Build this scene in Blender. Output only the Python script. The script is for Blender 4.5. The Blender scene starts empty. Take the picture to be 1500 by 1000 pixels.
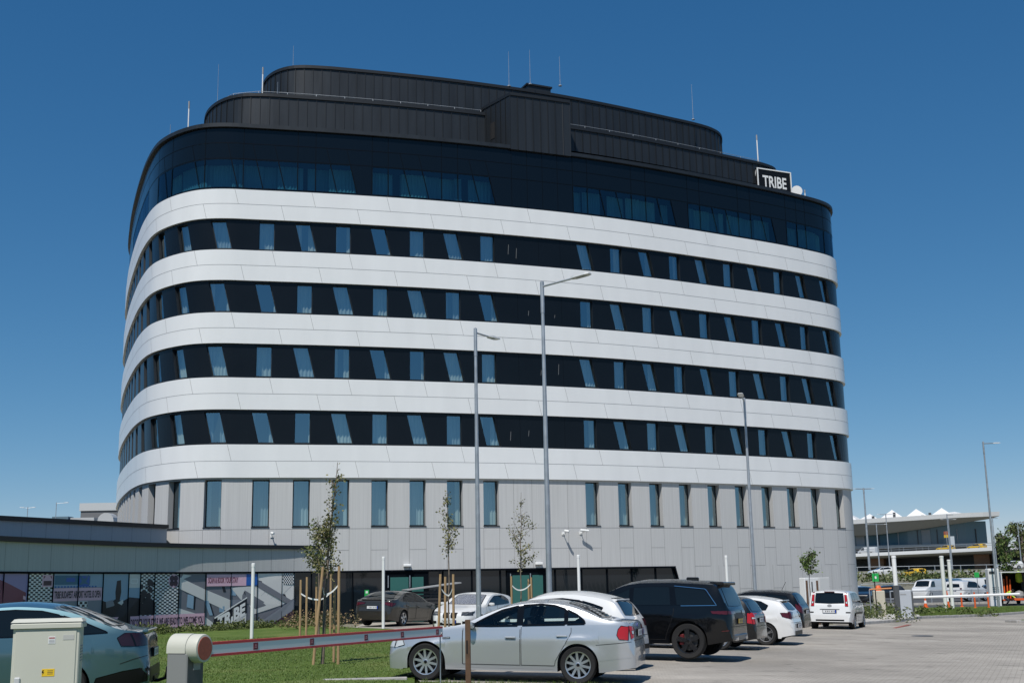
import bpy, bmesh, math, random
from math import sin, cos, pi, radians, sqrt, atan2, hypot
from mathutils import Vector, Matrix
from mathutils.bvhtree import BVHTree

scene = bpy.context.scene
COL = scene.collection
RND = random.Random(7)

# ------------------------------------------------------------------ camera, sky, sun
CAM_H = 1.8
cam = bpy.data.cameras.new('camera'); camo = bpy.data.objects.new('camera', cam); COL.objects.link(camo)
cam.sensor_width = 36.0; cam.lens = 36.0 * 1750 / 1500
cam.clip_start = 0.3; cam.clip_end = 6000
pitch = math.atan(352 / 1750)
camo.matrix_world = Matrix.Translation((0, 0, CAM_H)) @ Matrix.Rotation(pi / 2 + pitch, 4, 'X') @ Matrix.Rotation(radians(-1.06), 4, 'Z')
scene.camera = camo

SUN_EL, SUN_AZ = radians(56), radians(198)      # azimuth clockwise from +Y: behind the camera, to its left
world = bpy.data.worlds.new('World'); scene.world = world; world.use_nodes = True
nt = world.node_tree; bg = nt.nodes['Background']
sky = nt.nodes.new('ShaderNodeTexSky'); sky.sky_type = 'NISHITA'; sky.sun_disc = False
sky.sun_elevation = SUN_EL; sky.sun_rotation = SUN_AZ
sky.altitude = 3000; sky.air_density = 1.0; sky.dust_density = 0.0; sky.ozone_density = 3.0
# a polarised, deep summer sky: each channel of the sky gets its own contrast
sep = nt.nodes.new('ShaderNodeSeparateColor'); com = nt.nodes.new('ShaderNodeCombineColor'); nt.links.new(sky.outputs[0], sep.inputs[0])
for ch, (gam, k) in enumerate(((1.32, .644), (.84, .56), (.63, .611))):
    p = nt.nodes.new('ShaderNodeMath'); p.operation = 'POWER'; p.inputs[1].default_value = gam; nt.links.new(sep.outputs[ch], p.inputs[0])
    q = nt.nodes.new('ShaderNodeMath'); q.operation = 'MULTIPLY'; q.inputs[1].default_value = k * .12 ** gam / .10; nt.links.new(p.outputs[0], q.inputs[0]); nt.links.new(q.outputs[0], com.inputs[ch])
nt.links.new(com.outputs[0], bg.inputs[0]); bg.inputs[1].default_value = 0.10
sun = bpy.data.lights.new('sun', 'SUN'); sun.energy = 4.3; sun.angle = radians(0.53); sun.color = (1, .955, .89)
suno = bpy.data.objects.new('sun', sun); COL.objects.link(suno)
sd = Vector((sin(SUN_AZ) * cos(SUN_EL), cos(SUN_AZ) * cos(SUN_EL), sin(SUN_EL)))
suno.rotation_euler = sd.to_track_quat('Z', 'Y').to_euler(); suno.location = (0, 0, 60)
scene.view_settings.view_transform = 'Standard'; scene.view_settings.look = 'None'
scene.view_settings.exposure = 0; scene.view_settings.gamma = 1
scene.cycles.max_bounces = 6; scene.cycles.transparent_max_bounces = 8
scene.cycles.caustics_reflective = False; scene.cycles.caustics_refractive = False
scene.cycles.sample_clamp_indirect = 4

# ------------------------------------------------------------------ materials
MATS = {}
def mat(name, col, rough=.5, metal=0, spec=.5, coat=0, noise=None, bump=None, coord='Object', stretch=(1, 1, 1), emit=None):
    """noise = (scale, amount[, detail]) varies the colour; bump = (scale, strength, distance)"""
    if name in MATS: return MATS[name]
    m = bpy.data.materials.new(name); m.use_nodes = True; n = m.node_tree; b = n.nodes['Principled BSDF']
    b.inputs['Base Color'].default_value = (*col, 1); b.inputs['Roughness'].default_value = rough
    b.inputs['Metallic'].default_value = metal; b.inputs['Specular IOR Level'].default_value = spec
    b.inputs['Coat Weight'].default_value = coat; b.inputs['Coat Roughness'].default_value = .03
    if noise or bump:
        tc = n.nodes.new('ShaderNodeTexCoord'); mp = n.nodes.new('ShaderNodeMapping'); mp.inputs['Scale'].default_value = stretch
        n.links.new(tc.outputs[coord], mp.inputs[0])
    if noise:
        t = n.nodes.new('ShaderNodeTexNoise'); t.inputs['Scale'].default_value = noise[0]; t.inputs['Detail'].default_value = noise[2] if len(noise) > 2 else 5
        n.links.new(mp.outputs[0], t.inputs[0])
        r = n.nodes.new('ShaderNodeMapRange'); r.inputs[1].default_value = .3; r.inputs[2].default_value = .7
        r.inputs[3].default_value = 1 - noise[1]; r.inputs[4].default_value = 1 + noise[1]; n.links.new(t.outputs[0], r.inputs[0])
        h = n.nodes.new('ShaderNodeHueSaturation'); h.inputs['Color'].default_value = (*col, 1); n.links.new(r.outputs[0], h.inputs['Value'])
        n.links.new(h.outputs[0], b.inputs['Base Color'])
    if bump:
        t = n.nodes.new('ShaderNodeTexNoise'); t.inputs['Scale'].default_value = bump[0]; t.inputs['Detail'].default_value = 4
        n.links.new(mp.outputs[0], t.inputs[0])
        k = n.nodes.new('ShaderNodeBump'); k.inputs['Strength'].default_value = bump[1]; k.inputs['Distance'].default_value = bump[2]
        n.links.new(t.outputs[0], k.inputs['Height']); n.links.new(k.outputs[0], b.inputs['Normal'])
    MATS[name] = m
    return m

def glass_mat(name, tint, refl, fac=.3, rough=.0):
    m = bpy.data.materials.new(name); m.use_nodes = True; n = m.node_tree; n.nodes.clear()
    o = n.nodes.new('ShaderNodeOutputMaterial'); mx = n.nodes.new('ShaderNodeMixShader')
    tr = n.nodes.new('ShaderNodeBsdfTransparent'); tr.inputs[0].default_value = (*tint, 1)
    gl = n.nodes.new('ShaderNodeBsdfGlossy'); gl.inputs[0].default_value = (*refl, 1); gl.inputs['Roughness'].default_value = rough
    lw = n.nodes.new('ShaderNodeLayerWeight'); lw.inputs[0].default_value = .5
    pw = n.nodes.new('ShaderNodeMath'); pw.operation = 'POWER'; pw.inputs[1].default_value = 4; n.links.new(lw.outputs['Facing'], pw.inputs[0])
    ad = n.nodes.new('ShaderNodeMath'); ad.operation = 'MULTIPLY_ADD'; ad.use_clamp = True; ad.inputs[1].default_value = .6; ad.inputs[2].default_value = fac
    n.links.new(pw.outputs[0], ad.inputs[0]); n.links.new(ad.outputs[0], mx.inputs[0])
    n.links.new(tr.outputs[0], mx.inputs[1]); n.links.new(gl.outputs[0], mx.inputs[2]); n.links.new(mx.outputs[0], o.inputs[0])
    MATS[name] = m
    return m

def paver_mat(name, c1, c2, mortar, bw, bh, rot=0.4, ms=.008, stain=.22):
    m = bpy.data.materials.new(name); m.use_nodes = True; n = m.node_tree; b = n.nodes['Principled BSDF']
    b.inputs['Roughness'].default_value = .9; b.inputs['Specular IOR Level'].default_value = .25
    tc = n.nodes.new('ShaderNodeTexCoord'); mp = n.nodes.new('ShaderNodeMapping'); mp.inputs['Rotation'].default_value = (0, 0, rot)
    n.links.new(tc.outputs['Object'], mp.inputs[0])
    br = n.nodes.new('ShaderNodeTexBrick'); br.inputs['Color1'].default_value = (*c1, 1); br.inputs['Color2'].default_value = (*c2, 1)
    br.inputs['Mortar'].default_value = (*mortar, 1); br.inputs['Scale'].default_value = 1; br.inputs['Brick Width'].default_value = bw
    br.inputs['Row Height'].default_value = bh; br.inputs['Mortar Size'].default_value = ms; br.inputs['Mortar Smooth'].default_value = .2
    n.links.new(mp.outputs[0], br.inputs[0])
    last = br.outputs[0]
    for sc, am, st in ((.23, stain, (1, 1, 1)), (1.1, stain * .45, (.6, 1, 1)), (35, .12, (1, 1, 1))):
        m2 = n.nodes.new('ShaderNodeMapping'); m2.inputs['Scale'].default_value = st; n.links.new(tc.outputs['Object'], m2.inputs[0])
        t = n.nodes.new('ShaderNodeTexNoise'); t.inputs['Scale'].default_value = sc; t.inputs['Detail'].default_value = 6; n.links.new(m2.outputs[0], t.inputs[0])
        r = n.nodes.new('ShaderNodeMapRange'); r.inputs[1].default_value = .3; r.inputs[2].default_value = .7; r.inputs[3].default_value = 1 - am; r.inputs[4].default_value = 1 + am
        n.links.new(t.outputs[0], r.inputs[0]); h = n.nodes.new('ShaderNodeHueSaturation'); n.links.new(r.outputs[0], h.inputs['Value']); n.links.new(last, h.inputs['Color']); last = h.outputs[0]
    for sc, lo, hi, dk in ((.9, .60, .72, .72), (2.7, .66, .74, .62)):
        t = n.nodes.new('ShaderNodeTexNoise'); t.inputs['Scale'].default_value = sc; t.inputs['Detail'].default_value = 3; n.links.new(tc.outputs['Object'], t.inputs[0])
        r = n.nodes.new('ShaderNodeMapRange'); r.inputs[1].default_value = lo; r.inputs[2].default_value = hi; r.inputs[3].default_value = 1; r.inputs[4].default_value = dk
        n.links.new(t.outputs[0], r.inputs[0]); h = n.nodes.new('ShaderNodeHueSaturation'); n.links.new(r.outputs[0], h.inputs['Value']); n.links.new(last, h.inputs['Color']); last = h.outputs[0]
    n.links.new(last, b.inputs['Base Color'])
    k = n.nodes.new('ShaderNodeBump'); k.inputs['Strength'].default_value = .5; k.inputs['Distance'].default_value = .006; k.invert = True
    n.links.new(br.outputs['Fac'], k.inputs['Height']); n.links.new(k.outputs[0], b.inputs['Normal'])
    MATS[name] = m
    return m

def grass_mat():
    m = bpy.data.materials.new('lawn'); m.use_nodes = True; n = m.node_tree; b = n.nodes['Principled BSDF']
    b.inputs['Roughness'].default_value = .85; b.inputs['Specular IOR Level'].default_value = .2
    tc = n.nodes.new('ShaderNodeTexCoord'); last = None
    cr = n.nodes.new('ShaderNodeValToRGB'); cr.color_ramp.elements[0].color = (.065, .11, .02, 1); cr.color_ramp.elements[0].position = .3
    cr.color_ramp.elements[1].color = (.17, .185, .06, 1); cr.color_ramp.elements[1].position = .72
    e = cr.color_ramp.elements.new(.52); e.color = (.095, .15, .03, 1)
    t = n.nodes.new('ShaderNodeTexNoise'); t.inputs['Scale'].default_value = .45; t.inputs['Detail'].default_value = 8; t.inputs['Roughness'].default_value = .65
    n.links.new(tc.outputs['Object'], t.inputs[0]); n.links.new(t.outputs[0], cr.inputs[0])
    t2 = n.nodes.new('ShaderNodeTexNoise'); t2.inputs['Scale'].default_value = 28; t2.inputs['Detail'].default_value = 4; n.links.new(tc.outputs['Object'], t2.inputs[0])
    r = n.nodes.new('ShaderNodeMapRange'); r.inputs[1].default_value = .3; r.inputs[2].default_value = .7; r.inputs[3].default_value = .55; r.inputs[4].default_value = 1.4; n.links.new(t2.outputs[0], r.inputs[0])
    h = n.nodes.new('ShaderNodeHueSaturation'); n.links.new(cr.outputs[0], h.inputs['Color']); n.links.new(r.outputs[0], h.inputs['Value']); n.links.new(h.outputs[0], b.inputs['Base Color'])
    k = n.nodes.new('ShaderNodeBump'); k.inputs['Strength'].default_value = .8; k.inputs['Distance'].default_value = .03; n.links.new(t2.outputs[0], k.inputs['Height']); n.links.new(k.outputs[0], b.inputs['Normal'])
    MATS['lawn'] = m
    return m

def leaf_mat(name, c1, c2):
    m = bpy.data.materials.new(name); m.use_nodes = True; n = m.node_tree; b = n.nodes['Principled BSDF']
    b.inputs['Roughness'].default_value = .5; b.inputs['Specular IOR Level'].default_value = .3
    g = n.nodes.new('ShaderNodeNewGeometry'); mx = n.nodes.new('ShaderNodeMix'); mx.data_type = 'RGBA'
    mx.inputs[6].default_value = (*c1, 1); mx.inputs[7].default_value = (*c2, 1)
    n.links.new(g.outputs['Random Per Island'], mx.inputs[0]); n.links.new(mx.outputs[2], b.inputs['Base Color'])
    try: b.inputs['Subsurface Weight'].default_value = 0
    except Exception: pass
    MATS[name] = m
    return m

M_WHITE = mat('white_panel', (.765, .78, .785), .30, noise=(.8, .03), coord='UV', stretch=(1.5, .3, 1))
M_JOINT = mat('panel_joint', (.17, .18, .19), .7)
M_BAND = mat('dark_panel', (.0045, .0065, .0095), .26, spec=.28, noise=(.7, .12), coord='UV')
M_GREY = mat('fibre_cement', (.505, .51, .51), .75, spec=.3, noise=(2.2, .065), bump=(5, .3, .006), coord='UV', stretch=(9, .12, 1))
M_GREYJ = mat('cement_joint', (.15, .152, .155), .8)
M_GLAZ = mat('spandrel_glass', (.0035, .006, .010), .16, spec=.35)
M_MULL = mat('mullion_metal', (.003, .005, .008), .6, spec=.06)
M_FRAME = mat('window_metal', (.012, .016, .021), .45)
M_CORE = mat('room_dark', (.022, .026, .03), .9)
M_SEAM = mat('seam_metal', (.024, .029, .035), .45, metal=.35, noise=(.8, .22), coord='UV', stretch=(2.4, .4, 1), bump=(1.3, .3, .02))
M_SEAM2 = mat('seam_metal_dark', (.016, .019, .023), .5, metal=.3)
M_CURT = mat('curtain_cloth', (.62, .66, .64), .9, noise=(.3, .1))
M_CURTS = [M_CURT, mat('curtain_cream', (.70, .70, .62), .9, noise=(.3, .1)), mat('curtain_grey', (.46, .50, .50), .9, noise=(.3, .1))]
M_PANE = glass_mat('window_glass', (.72, .84, .86), (.66, .82, .88), .36)
M_PANE2 = glass_mat('sky_lounge_glass', (.20, .44, .54), (.40, .56, .68), .13)
M_LOBBY = mat('lobby_glass', (.009, .014, .019), .04, spec=.5)
M_GREEN = mat('frosted_door_glass', (.035, .13, .115), .25, spec=.4)
M_STEEL = mat('galvanised_steel', (.42, .45, .48), .48, metal=.65, noise=(3, .15))
M_WPAINT = mat('white_paint', (.78, .79, .78), .4)
M_BLACK = mat('black_plastic', (.007, .007, .008), .4, spec=.25)
M_TRIMB = mat('gloss_black_trim', (.004, .004, .0045), .1, spec=.4)
M_RUBBER = mat('tyre_rubber', (.011, .011, .0115), .8)
M_CHROME = mat('chrome', (.75, .76, .77), .12, metal=1)
M_ALLOY = mat('alloy', (.62, .63, .65), .28, metal=.85)
M_BLKALLOY = mat('black_alloy', (.012, .012, .013), .2, spec=.6, coat=.6)
M_CARGLASS = mat('car_glass', (.006, .009, .011), .03, spec=.5)
M_RED = mat('red_lamp', (.42, .012, .012), .12, coat=.6)
M_DRED = mat('dark_red_lamp', (.075, .005, .007), .12, coat=.6)
M_SMOKE = mat('smoked_red_lamp', (.022, .005, .006), .12, coat=.6)
M_CLEAR = mat('lamp_lens', (.55, .58, .6), .08, coat=.8)
M_DLENS = mat('dark_lamp_lens', (.05, .055, .06), .08, coat=.8)
M_PLATE = mat('plate_white', (.72, .73, .74), .4)
M_PLATEY = mat('plate_yellow', (.60, .42, .06), .4)
M_BLUE = mat('plate_blue', (.02, .06, .4), .4)
M_DARKU = mat('underbody', (.008, .008, .009), .9)
M_WOOD = mat('stake_wood', (.36, .24, .125), .8, noise=(6, .25), stretch=(6, 6, .6))
M_BARK = mat('bark', (.17, .135, .105), .9, noise=(9, .3), bump=(20, .5, .01))
M_LEAF = leaf_mat('leaf', (.07, .105, .025), (.18, .19, .07))
M_LEAF2 = leaf_mat('leaf_brownish', (.085, .10, .03), (.24, .22, .10))
M_LEAF3 = leaf_mat('leaf_bright', (.05, .10, .02), (.13, .18, .05))
M_SHRUB = leaf_mat('shrub_leaf', (.03, .055, .012), (.14, .16, .055))
M_GRASS = grass_mat(); M_DRY = mat('dry_ground', (.20, .19, .14), .95, noise=(.05, .3))
M_BLADE = leaf_mat('grass_blade', (.085, .135, .025), (.13, .17, .042))
M_PAVER = paver_mat('pavers', (.385, .355, .315), (.34, .315, .278), (.22, .205, .18), .22, .11, rot=.41, ms=.009)
M_CONC = mat('pale_concrete', (.47, .45, .42), .9, noise=(1.2, .12), bump=(30, .3, .004))
M_KERB = mat('kerb_stone', (.36, .35, .335), .9, noise=(4, .2), bump=(25, .4, .006))
M_ASPH = mat('asphalt', (.075, .076, .078), .95, noise=(.5, .2), bump=(60, .4, .004))
M_CABINET = mat('cabinet_cream', (.55, .55, .48), .5, noise=(.8, .05), bump=(60, .08, .002))
M_ORANGE = mat('orange_plastic', (.75, .12, .02), .5)
M_REFL = mat('orange_red_reflector', (.42, .085, .045), .45, noise=(30, .12))
M_BOOMRED = mat('boom_red', (.70, .03, .04), .4)
M_BOOMW = mat('boom_white', (.82, .83, .84), .42)
M_POSTGREY = mat('barrier_grey', (.23, .235, .235), .5)
M_POSTDARK = mat('dark_grey_and_barrier_shade', (.075, .08, .085), .5)  # dark grey of sleeve and machine; painted shade on the barrier post
M_RUST = mat('brown_steel', (.11, .06, .035), .7, noise=(8, .3))
M_YELLOW = mat('taxi_yellow', (.72, .45, .02), .3, coat=.5)
M_HIVIS = mat('hi_vis', (.55, .75, .06), .7)
M_SKIN = mat('skin', (.5, .3, .2), .6)
M_JEANS = mat('dark_trousers', (.03, .035, .05), .8)
M_FARW = mat('far_white', (.72, .73, .73), .5)
M_FARG = mat('far_grey', (.30, .31, .32), .6)
M_FARD = mat('far_dark', (.05, .055, .06), .5)
M_FARGL = mat('far_glazing', (.09, .17, .21), .08)
M_SIGNG = mat('sign_green', (.02, .38, .08), .5)

# ------------------------------------------------------------------ mesh building
class MB:
    def __init__(s): s.v = []; s.f = []; s.mi = []; s.uv = []; s.mats = []
    def mid(s, m):
        if m not in s.mats: s.mats.append(m)
        return s.mats.index(m)
    def face(s, pts, m, uv=None):
        b = len(s.v); s.v += [tuple(p) for p in pts]; s.f.append(tuple(range(b, b + len(pts)))); s.mi.append(s.mid(m)); s.uv.append(uv)
    def mesh(s, verts, faces, m):
        b = len(s.v); s.v += [tuple(p) for p in verts]; k = s.mid(m)
        for f in faces: s.f.append(tuple(b + i for i in f)); s.mi.append(k); s.uv.append(None)
    def box(s, c, d, m, rz=0, rx=0, ry=0):
        M = Matrix.Translation(c) @ Matrix.Rotation(rz, 4, 'Z') @ Matrix.Rotation(ry, 4, 'Y') @ Matrix.Rotation(rx, 4, 'X')
        V = [M @ Vector((x * d[0] / 2, y * d[1] / 2, z * d[2] / 2)) for x in (-1, 1) for y in (-1, 1) for z in (-1, 1)]
        s.mesh(V, [(0, 1, 3, 2), (4, 6, 7, 5), (0, 4, 5, 1), (2, 3, 7, 6), (0, 2, 6, 4), (1, 5, 7, 3)], m)
    def bbox(s, c, d, m, bev=.01, rz=0):
        """box with chamfered vertical and top edges"""
        x, y, z = d[0] / 2, d[1] / 2, d[2] / 2; b = bev
        ring = lambda k, zz: [(-x + b, -y + k, zz), (x - b, -y + k, zz), (x - k, -y + b, zz), (x - k, y - b, zz), (x - b, y - k, zz), (-x + b, y - k, zz), (-x + k, y - b, zz), (-x + k, -y + b, zz)]
        M = Matrix.Translation(c) @ Matrix.Rotation(rz, 4, 'Z')
        V = ring(0, -z) + ring(0, z - b) + ring(b, z)
        F = [tuple(range(7, -1, -1)), tuple(range(16, 24))]
        for r in (0, 8):
            for i in range(8): F.append((r + i, r + (i + 1) % 8, r + 8 + (i + 1) % 8, r + 8 + i))
        s.mesh([M @ Vector(p) for p in V], F, m)
    def tube(s, pts, r, m, n=8, cap=True):
        pts = [Vector(p) for p in pts]; R = r if isinstance(r, (list, tuple)) else [r] * len(pts); V = []; F = []
        up = Vector((0, 0, 1))
        for i, p in enumerate(pts):
            t = (pts[min(i + 1, len(pts) - 1)] - pts[max(i - 1, 0)]).normalized()
            a = t.cross(up if abs(t.dot(up)) < .95 else Vector((1, 0, 0))).normalized(); b = a.cross(t)
            for k in range(n): V.append(p + R[i] * (cos(2 * pi * k / n) * a + sin(2 * pi * k / n) * b))
        for i in range(len(pts) - 1):
            for k in range(n): F.append((i * n + k, i * n + (k + 1) % n, (i + 1) * n + (k + 1) % n, (i + 1) * n + k))
        if cap: F += [tuple(range(n - 1, -1, -1)), tuple(range((len(pts) - 1) * n, len(pts) * n))]
        s.mesh(V, F, m)
    def lathe(s, prof, m, c=(0, 0, 0), axis='Z', n=20, cap=True):
        """prof: (r, h) points"""
        V = []; F = []; c = Vector(c)
        for r, h in prof:
            for k in range(n):
                a = 2 * pi * k / n; p = {'Z': (r * cos(a), r * sin(a), h), 'Y': (r * cos(a), h, r * sin(a)), 'X': (h, r * cos(a), r * sin(a))}[axis]
                V.append(c + Vector(p))
        for i in range(len(prof) - 1):
            for k in range(n): F.append((i * n + k, i * n + (k + 1) % n, (i + 1) * n + (k + 1) % n, (i + 1) * n + k))
        if cap and prof[0][0] > 1e-4: F.append(tuple(range(n)))
        if cap and prof[-1][0] > 1e-4: F.append(tuple(range((len(prof) - 1) * n, len(prof) * n)))
        s.mesh(V, F, m)
    def prism(s, poly, h, m, z0=0, fn=None):
        """vertical prism over a plan polygon"""
        n = len(poly); z = fn or (lambda x, y: 0)
        V = [(x, y, z0 + z(x, y)) for x, y in poly] + [(x, y, z0 + h + z(x, y)) for x, y in poly]
        s.mesh(V, [tuple(range(n - 1, -1, -1)), tuple(range(n, 2 * n))] + [(i, (i + 1) % n, n + (i + 1) % n, n + i) for i in range(n)], m)
    def build(s, name, parent=None, smooth=None, loc=None, rz=0):
        me = bpy.data.meshes.new(name); me.from_pydata(s.v, [], s.f)
        for m in s.mats: me.materials.append(m)
        me.polygons.foreach_set('material_index', s.mi)
        if any(u is not None for u in s.uv):
            L = me.uv_layers.new(name='UVMap'); k = 0
            for f, u in zip(s.f, s.uv):
                for i in range(len(f)):
                    if u: L.data[k].uv = u[i]
                    k += 1
        if smooth is not None:
            bm = bmesh.new(); bm.from_mesh(me); bmesh.ops.remove_doubles(bm, verts=bm.verts, dist=1e-4); bm.to_mesh(me); bm.free()
            me.polygons.foreach_set('use_smooth', [True] * len(me.polygons)); me.set_sharp_from_angle(angle=radians(smooth))
        me.update(); me.validate()
        o = bpy.data.objects.new(name, me); COL.objects.link(o)
        if parent: o.parent = parent
        if loc: o.location = loc
        if rz: o.rotation_euler = (0, 0, rz)
        return o

def tag(o, label=None, cat=None, group=None, kind=None):
    if label: o['label'] = label
    if cat: o['category'] = cat
    if group: o['group'] = group
    if kind: o['kind'] = kind
    return o
def thing(name, loc, label, cat, rz=0, group=None):
    o = bpy.data.objects.new(name, None); COL.objects.link(o); o.location = loc; o.rotation_euler = (0, 0, rz); o.empty_display_size = .3
    return tag(o, label, cat, group)
def copy_tree(o, parent=None):
    c = o.copy(); COL.objects.link(c); c.parent = parent
    for ch in [x for x in o.children]: copy_tree(ch, c)
    return c

def gz(x, y=0): return -0.024 * max(-5, min(27, x))

def spline(P, n=10, closed=False):
    P = [Vector(p) for p in P]; N = len(P); out = []
    def d(a, b): return max((a - b).length ** .5, 1e-4)
    for i in range(N if closed else N - 1):
        if closed: p0, p1, p2, p3 = P[i - 1], P[i], P[(i + 1) % N], P[(i + 2) % N]
        else:
            p1, p2 = P[i], P[i + 1]; p0 = P[i - 1] if i else p1 * 2 - p2; p3 = P[i + 2] if i + 2 < N else p2 * 2 - p1
        t1 = d(p0, p1); t2 = t1 + d(p1, p2); t3 = t2 + d(p2, p3)
        for k in range(n):
            t = t1 + (t2 - t1) * k / n
            A1 = (t1 - t) / t1 * p0 + t / t1 * p1; A2 = (t2 - t) / (t2 - t1) * p1 + (t - t1) / (t2 - t1) * p2; A3 = (t3 - t) / (t3 - t2) * p2 + (t - t2) / (t3 - t2) * p3
            B1 = (t2 - t) / t2 * A1 + t / t2 * A2; B2 = (t3 - t) / (t3 - t1) * A2 + (t - t1) / (t3 - t1) * A3
            out.append((t2 - t) / (t2 - t1) * B1 + (t - t1) / (t2 - t1) * B2)
    if not closed: out.append(P[-1])
    return out

class Path:
    """plan curve with arc length; off > 0 goes outward (to the right of travel)"""
    def __init__(s, pts, closed, i0):
        s.p = pts + ([pts[0]] if closed else []); s.S = [0]
        for a, b in zip(s.p, s.p[1:]): s.S.append(s.S[-1] + (b - a).length)
        o = s.S[i0]; s.L = s.S[-1]; s.S = [x - o for x in s.S]; s.closed = closed
        n = len(s.p); s.n = []
        for i in range(n):
            a = s.p[i - 1] if i else (s.p[-2] if closed else s.p[0]); b = s.p[i + 1] if i + 1 < n else (s.p[1] if closed else s.p[-1])
            t = (b - a).normalized(); s.n.append(Vector((t.y, -t.x)))
    def at(s, q, off=0):
        import bisect
        if s.closed:
            while q < s.S[0]: q += s.L
            while q > s.S[-1]: q -= s.L
        i = max(0, min(len(s.S) - 2, bisect.bisect_right(s.S, q) - 1)); u = (q - s.S[i]) / (s.S[i + 1] - s.S[i])
        p = s.p[i].lerp(s.p[i + 1], u)
        if off: p = p + s.n[i].lerp(s.n[i + 1], max(0, min(1, u))).normalized() * off
        return p
    def pt(s, q, z, off=0):
        p = s.at(q, off); return (p.x, p.y, z)
    def ang(s, q):
        a = s.at(q - .05); b = s.at(q + .05); return atan2(b.y - a.y, b.x - a.x)

def quad(mb, P, sl0, sr0, z0, sl1, sr1, z1, m, off=0, step=.25, off1=None):
    """patch between bottom edge (sl0..sr0 at z0) and top edge (sl1..sr1 at z1)"""
    n = max(1, int(math.ceil(max(sr0 - sl0, sr1 - sl1) / step))); off1 = off if off1 is None else off1
    for i in range(n):
        a, b = i / n, (i + 1) / n
        q = [(sl0 + (sr0 - sl0) * a, z0, off), (sl0 + (sr0 - sl0) * b, z0, off), (sl1 + (sr1 - sl1) * b, z1, off1), (sl1 + (sr1 - sl1) * a, z1, off1)]
        mb.face([P.pt(*k) for k in q], m, [(k[0], k[1]) for k in q])
def ribbon(mb, P, s0, z0, s1, z1, w, m, off, step=.4):
    n = max(1, int(math.ceil(abs(s1 - s0) / step))); L = hypot(s1 - s0, z1 - z0); ds, dz = -(z1 - z0) / L * w / 2, (s1 - s0) / L * w / 2
    for i in range(n):
        a, b = i / n, (i + 1) / n; sa, za, sb, zb = s0 + (s1 - s0) * a, z0 + (z1 - z0) * a, s0 + (s1 - s0) * b, z0 + (z1 - z0) * b
        q = [(sa - ds, za - dz), (sb - ds, zb - dz), (sb + ds, zb + dz), (sa + ds, za + dz)]
        mb.face([P.pt(x, z, off) for x, z in q], m, q)
def block(mb, P, s0, s1, z0, z1, o0, o1, m, step=.4, tilt=0):
    """solid strip along the path between offsets o0 < o1; tilt shears the upper edge by -tilt*dz"""
    k = -tilt * (z1 - z0)
    quad(mb, P, s0, s1, z0, s0 + k, s1 + k, z1, m, o1, step)
    n = max(1, int(math.ceil((s1 - s0) / step)))
    for i in range(n):
        a, b = s0 + (s1 - s0) * i / n, s0 + (s1 - s0) * (i + 1) / n
        mb.face([P.pt(a + k, z1, o1), P.pt(b + k, z1, o1), P.pt(b + k, z1, o0), P.pt(a + k, z1, o0)], m)
        mb.face([P.pt(a, z0, o0), P.pt(b, z0, o0), P.pt(b, z0, o1), P.pt(a, z0, o1)], m)
    mb.face([P.pt(s0, z0, o0), P.pt(s0, z0, o1), P.pt(s0 + k, z1, o1), P.pt(s0 + k, z1, o0)], m)
    mb.face([P.pt(s1, z0, o1), P.pt(s1, z0, o0), P.pt(s1 + k, z1, o0), P.pt(s1 + k, z1, o1)], m)

def text_mesh(body, size=1, bold=0.0, sx=1):
    """filled letters as (verts2d, faces), origin at the left of the baseline"""
    cu = bpy.data.curves.new('lettering', 'FONT'); cu.body = body; cu.size = size; cu.offset = bold; cu.resolution_u = 3
    o = bpy.data.objects.new('lettering', cu); COL.objects.link(o); dg = bpy.context.evaluated_depsgraph_get(); dg.update()
    me = o.evaluated_get(dg).to_mesh(); V = [(v.co.x * sx, v.co.y) for v in me.vertices]; F = [tuple(p.vertices) for p in me.polygons]
    o.evaluated_get(dg).to_mesh_clear(); bpy.data.objects.remove(o); bpy.data.curves.remove(cu)
    return V, F
def text_fit(body, w, h, bold=0.0):
    V, F = text_mesh(body, 1, bold); x0 = min(v[0] for v in V); x1 = max(v[0] for v in V); y0 = min(v[1] for v in V); y1 = max(v[1] for v in V)
    return [((x - x0) / (x1 - x0) * w, (y - y0) / (y1 - y0) * h) for x, y in V], F

# ------------------------------------------------------------------ hotel tower
KP = [(-26.3, 86), (-26.1, 81.5), (-25.1, 76.2), (-23.6, 71.6), (-22, 67.2), (-20.1, 62.4), (-18.9, 59.6), (-17.9, 57.6), (-17.25, 56.6), (-16.4, 55.7), (-15.6, 55.1), (-14.9, 54.75), (-14.2, 54.62), (-13.3, 54.66), (-12.4, 54.85), (-9.35, 55.5), (-6.2, 56.3), (-3, 57.25), (.3, 58.4), (3.8, 59.8), (7.4, 61.55), (11.4, 63.8), (15.4, 66.2), (17.25, 67.47), (18.4, 68.36), (19.08, 69.07), (19.55, 69.93), (19.76, 70.85), (19.8, 72.0), (19.4, 75), (18.5, 82), (14.5, 90.5), (6, 97), (-6, 99.5), (-17, 97.5), (-23.5, 93.5)]
TP = Path(spline(KP, 12, True), True, 12 * 15)
SA, SB = TP.S[0], TP.S[-1]
hotel = thing('hotel_building', (-2, 60, 0), 'seven storey hotel with rounded corners, white and black bands and slanted windows', 'building')
HO = Vector(hotel.location)
def part(mb, name, parent, smooth=None):
    """geometry is written in world coordinates; shift it under its thing"""
    root = parent
    while root.parent: root = root.parent
    o = root.location; mb.v = [(x - o.x, y - o.y, z - o.z) for x, y, z in mb.v]
    return mb.build(name, parent, smooth)
TILT = .235
WHITE = [(20.46, 19.0), (17.46, 15.98), (14.41, 12.95), (11.33, 9.84), (8.22, 6.7)]
rj = random.Random(3)
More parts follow.
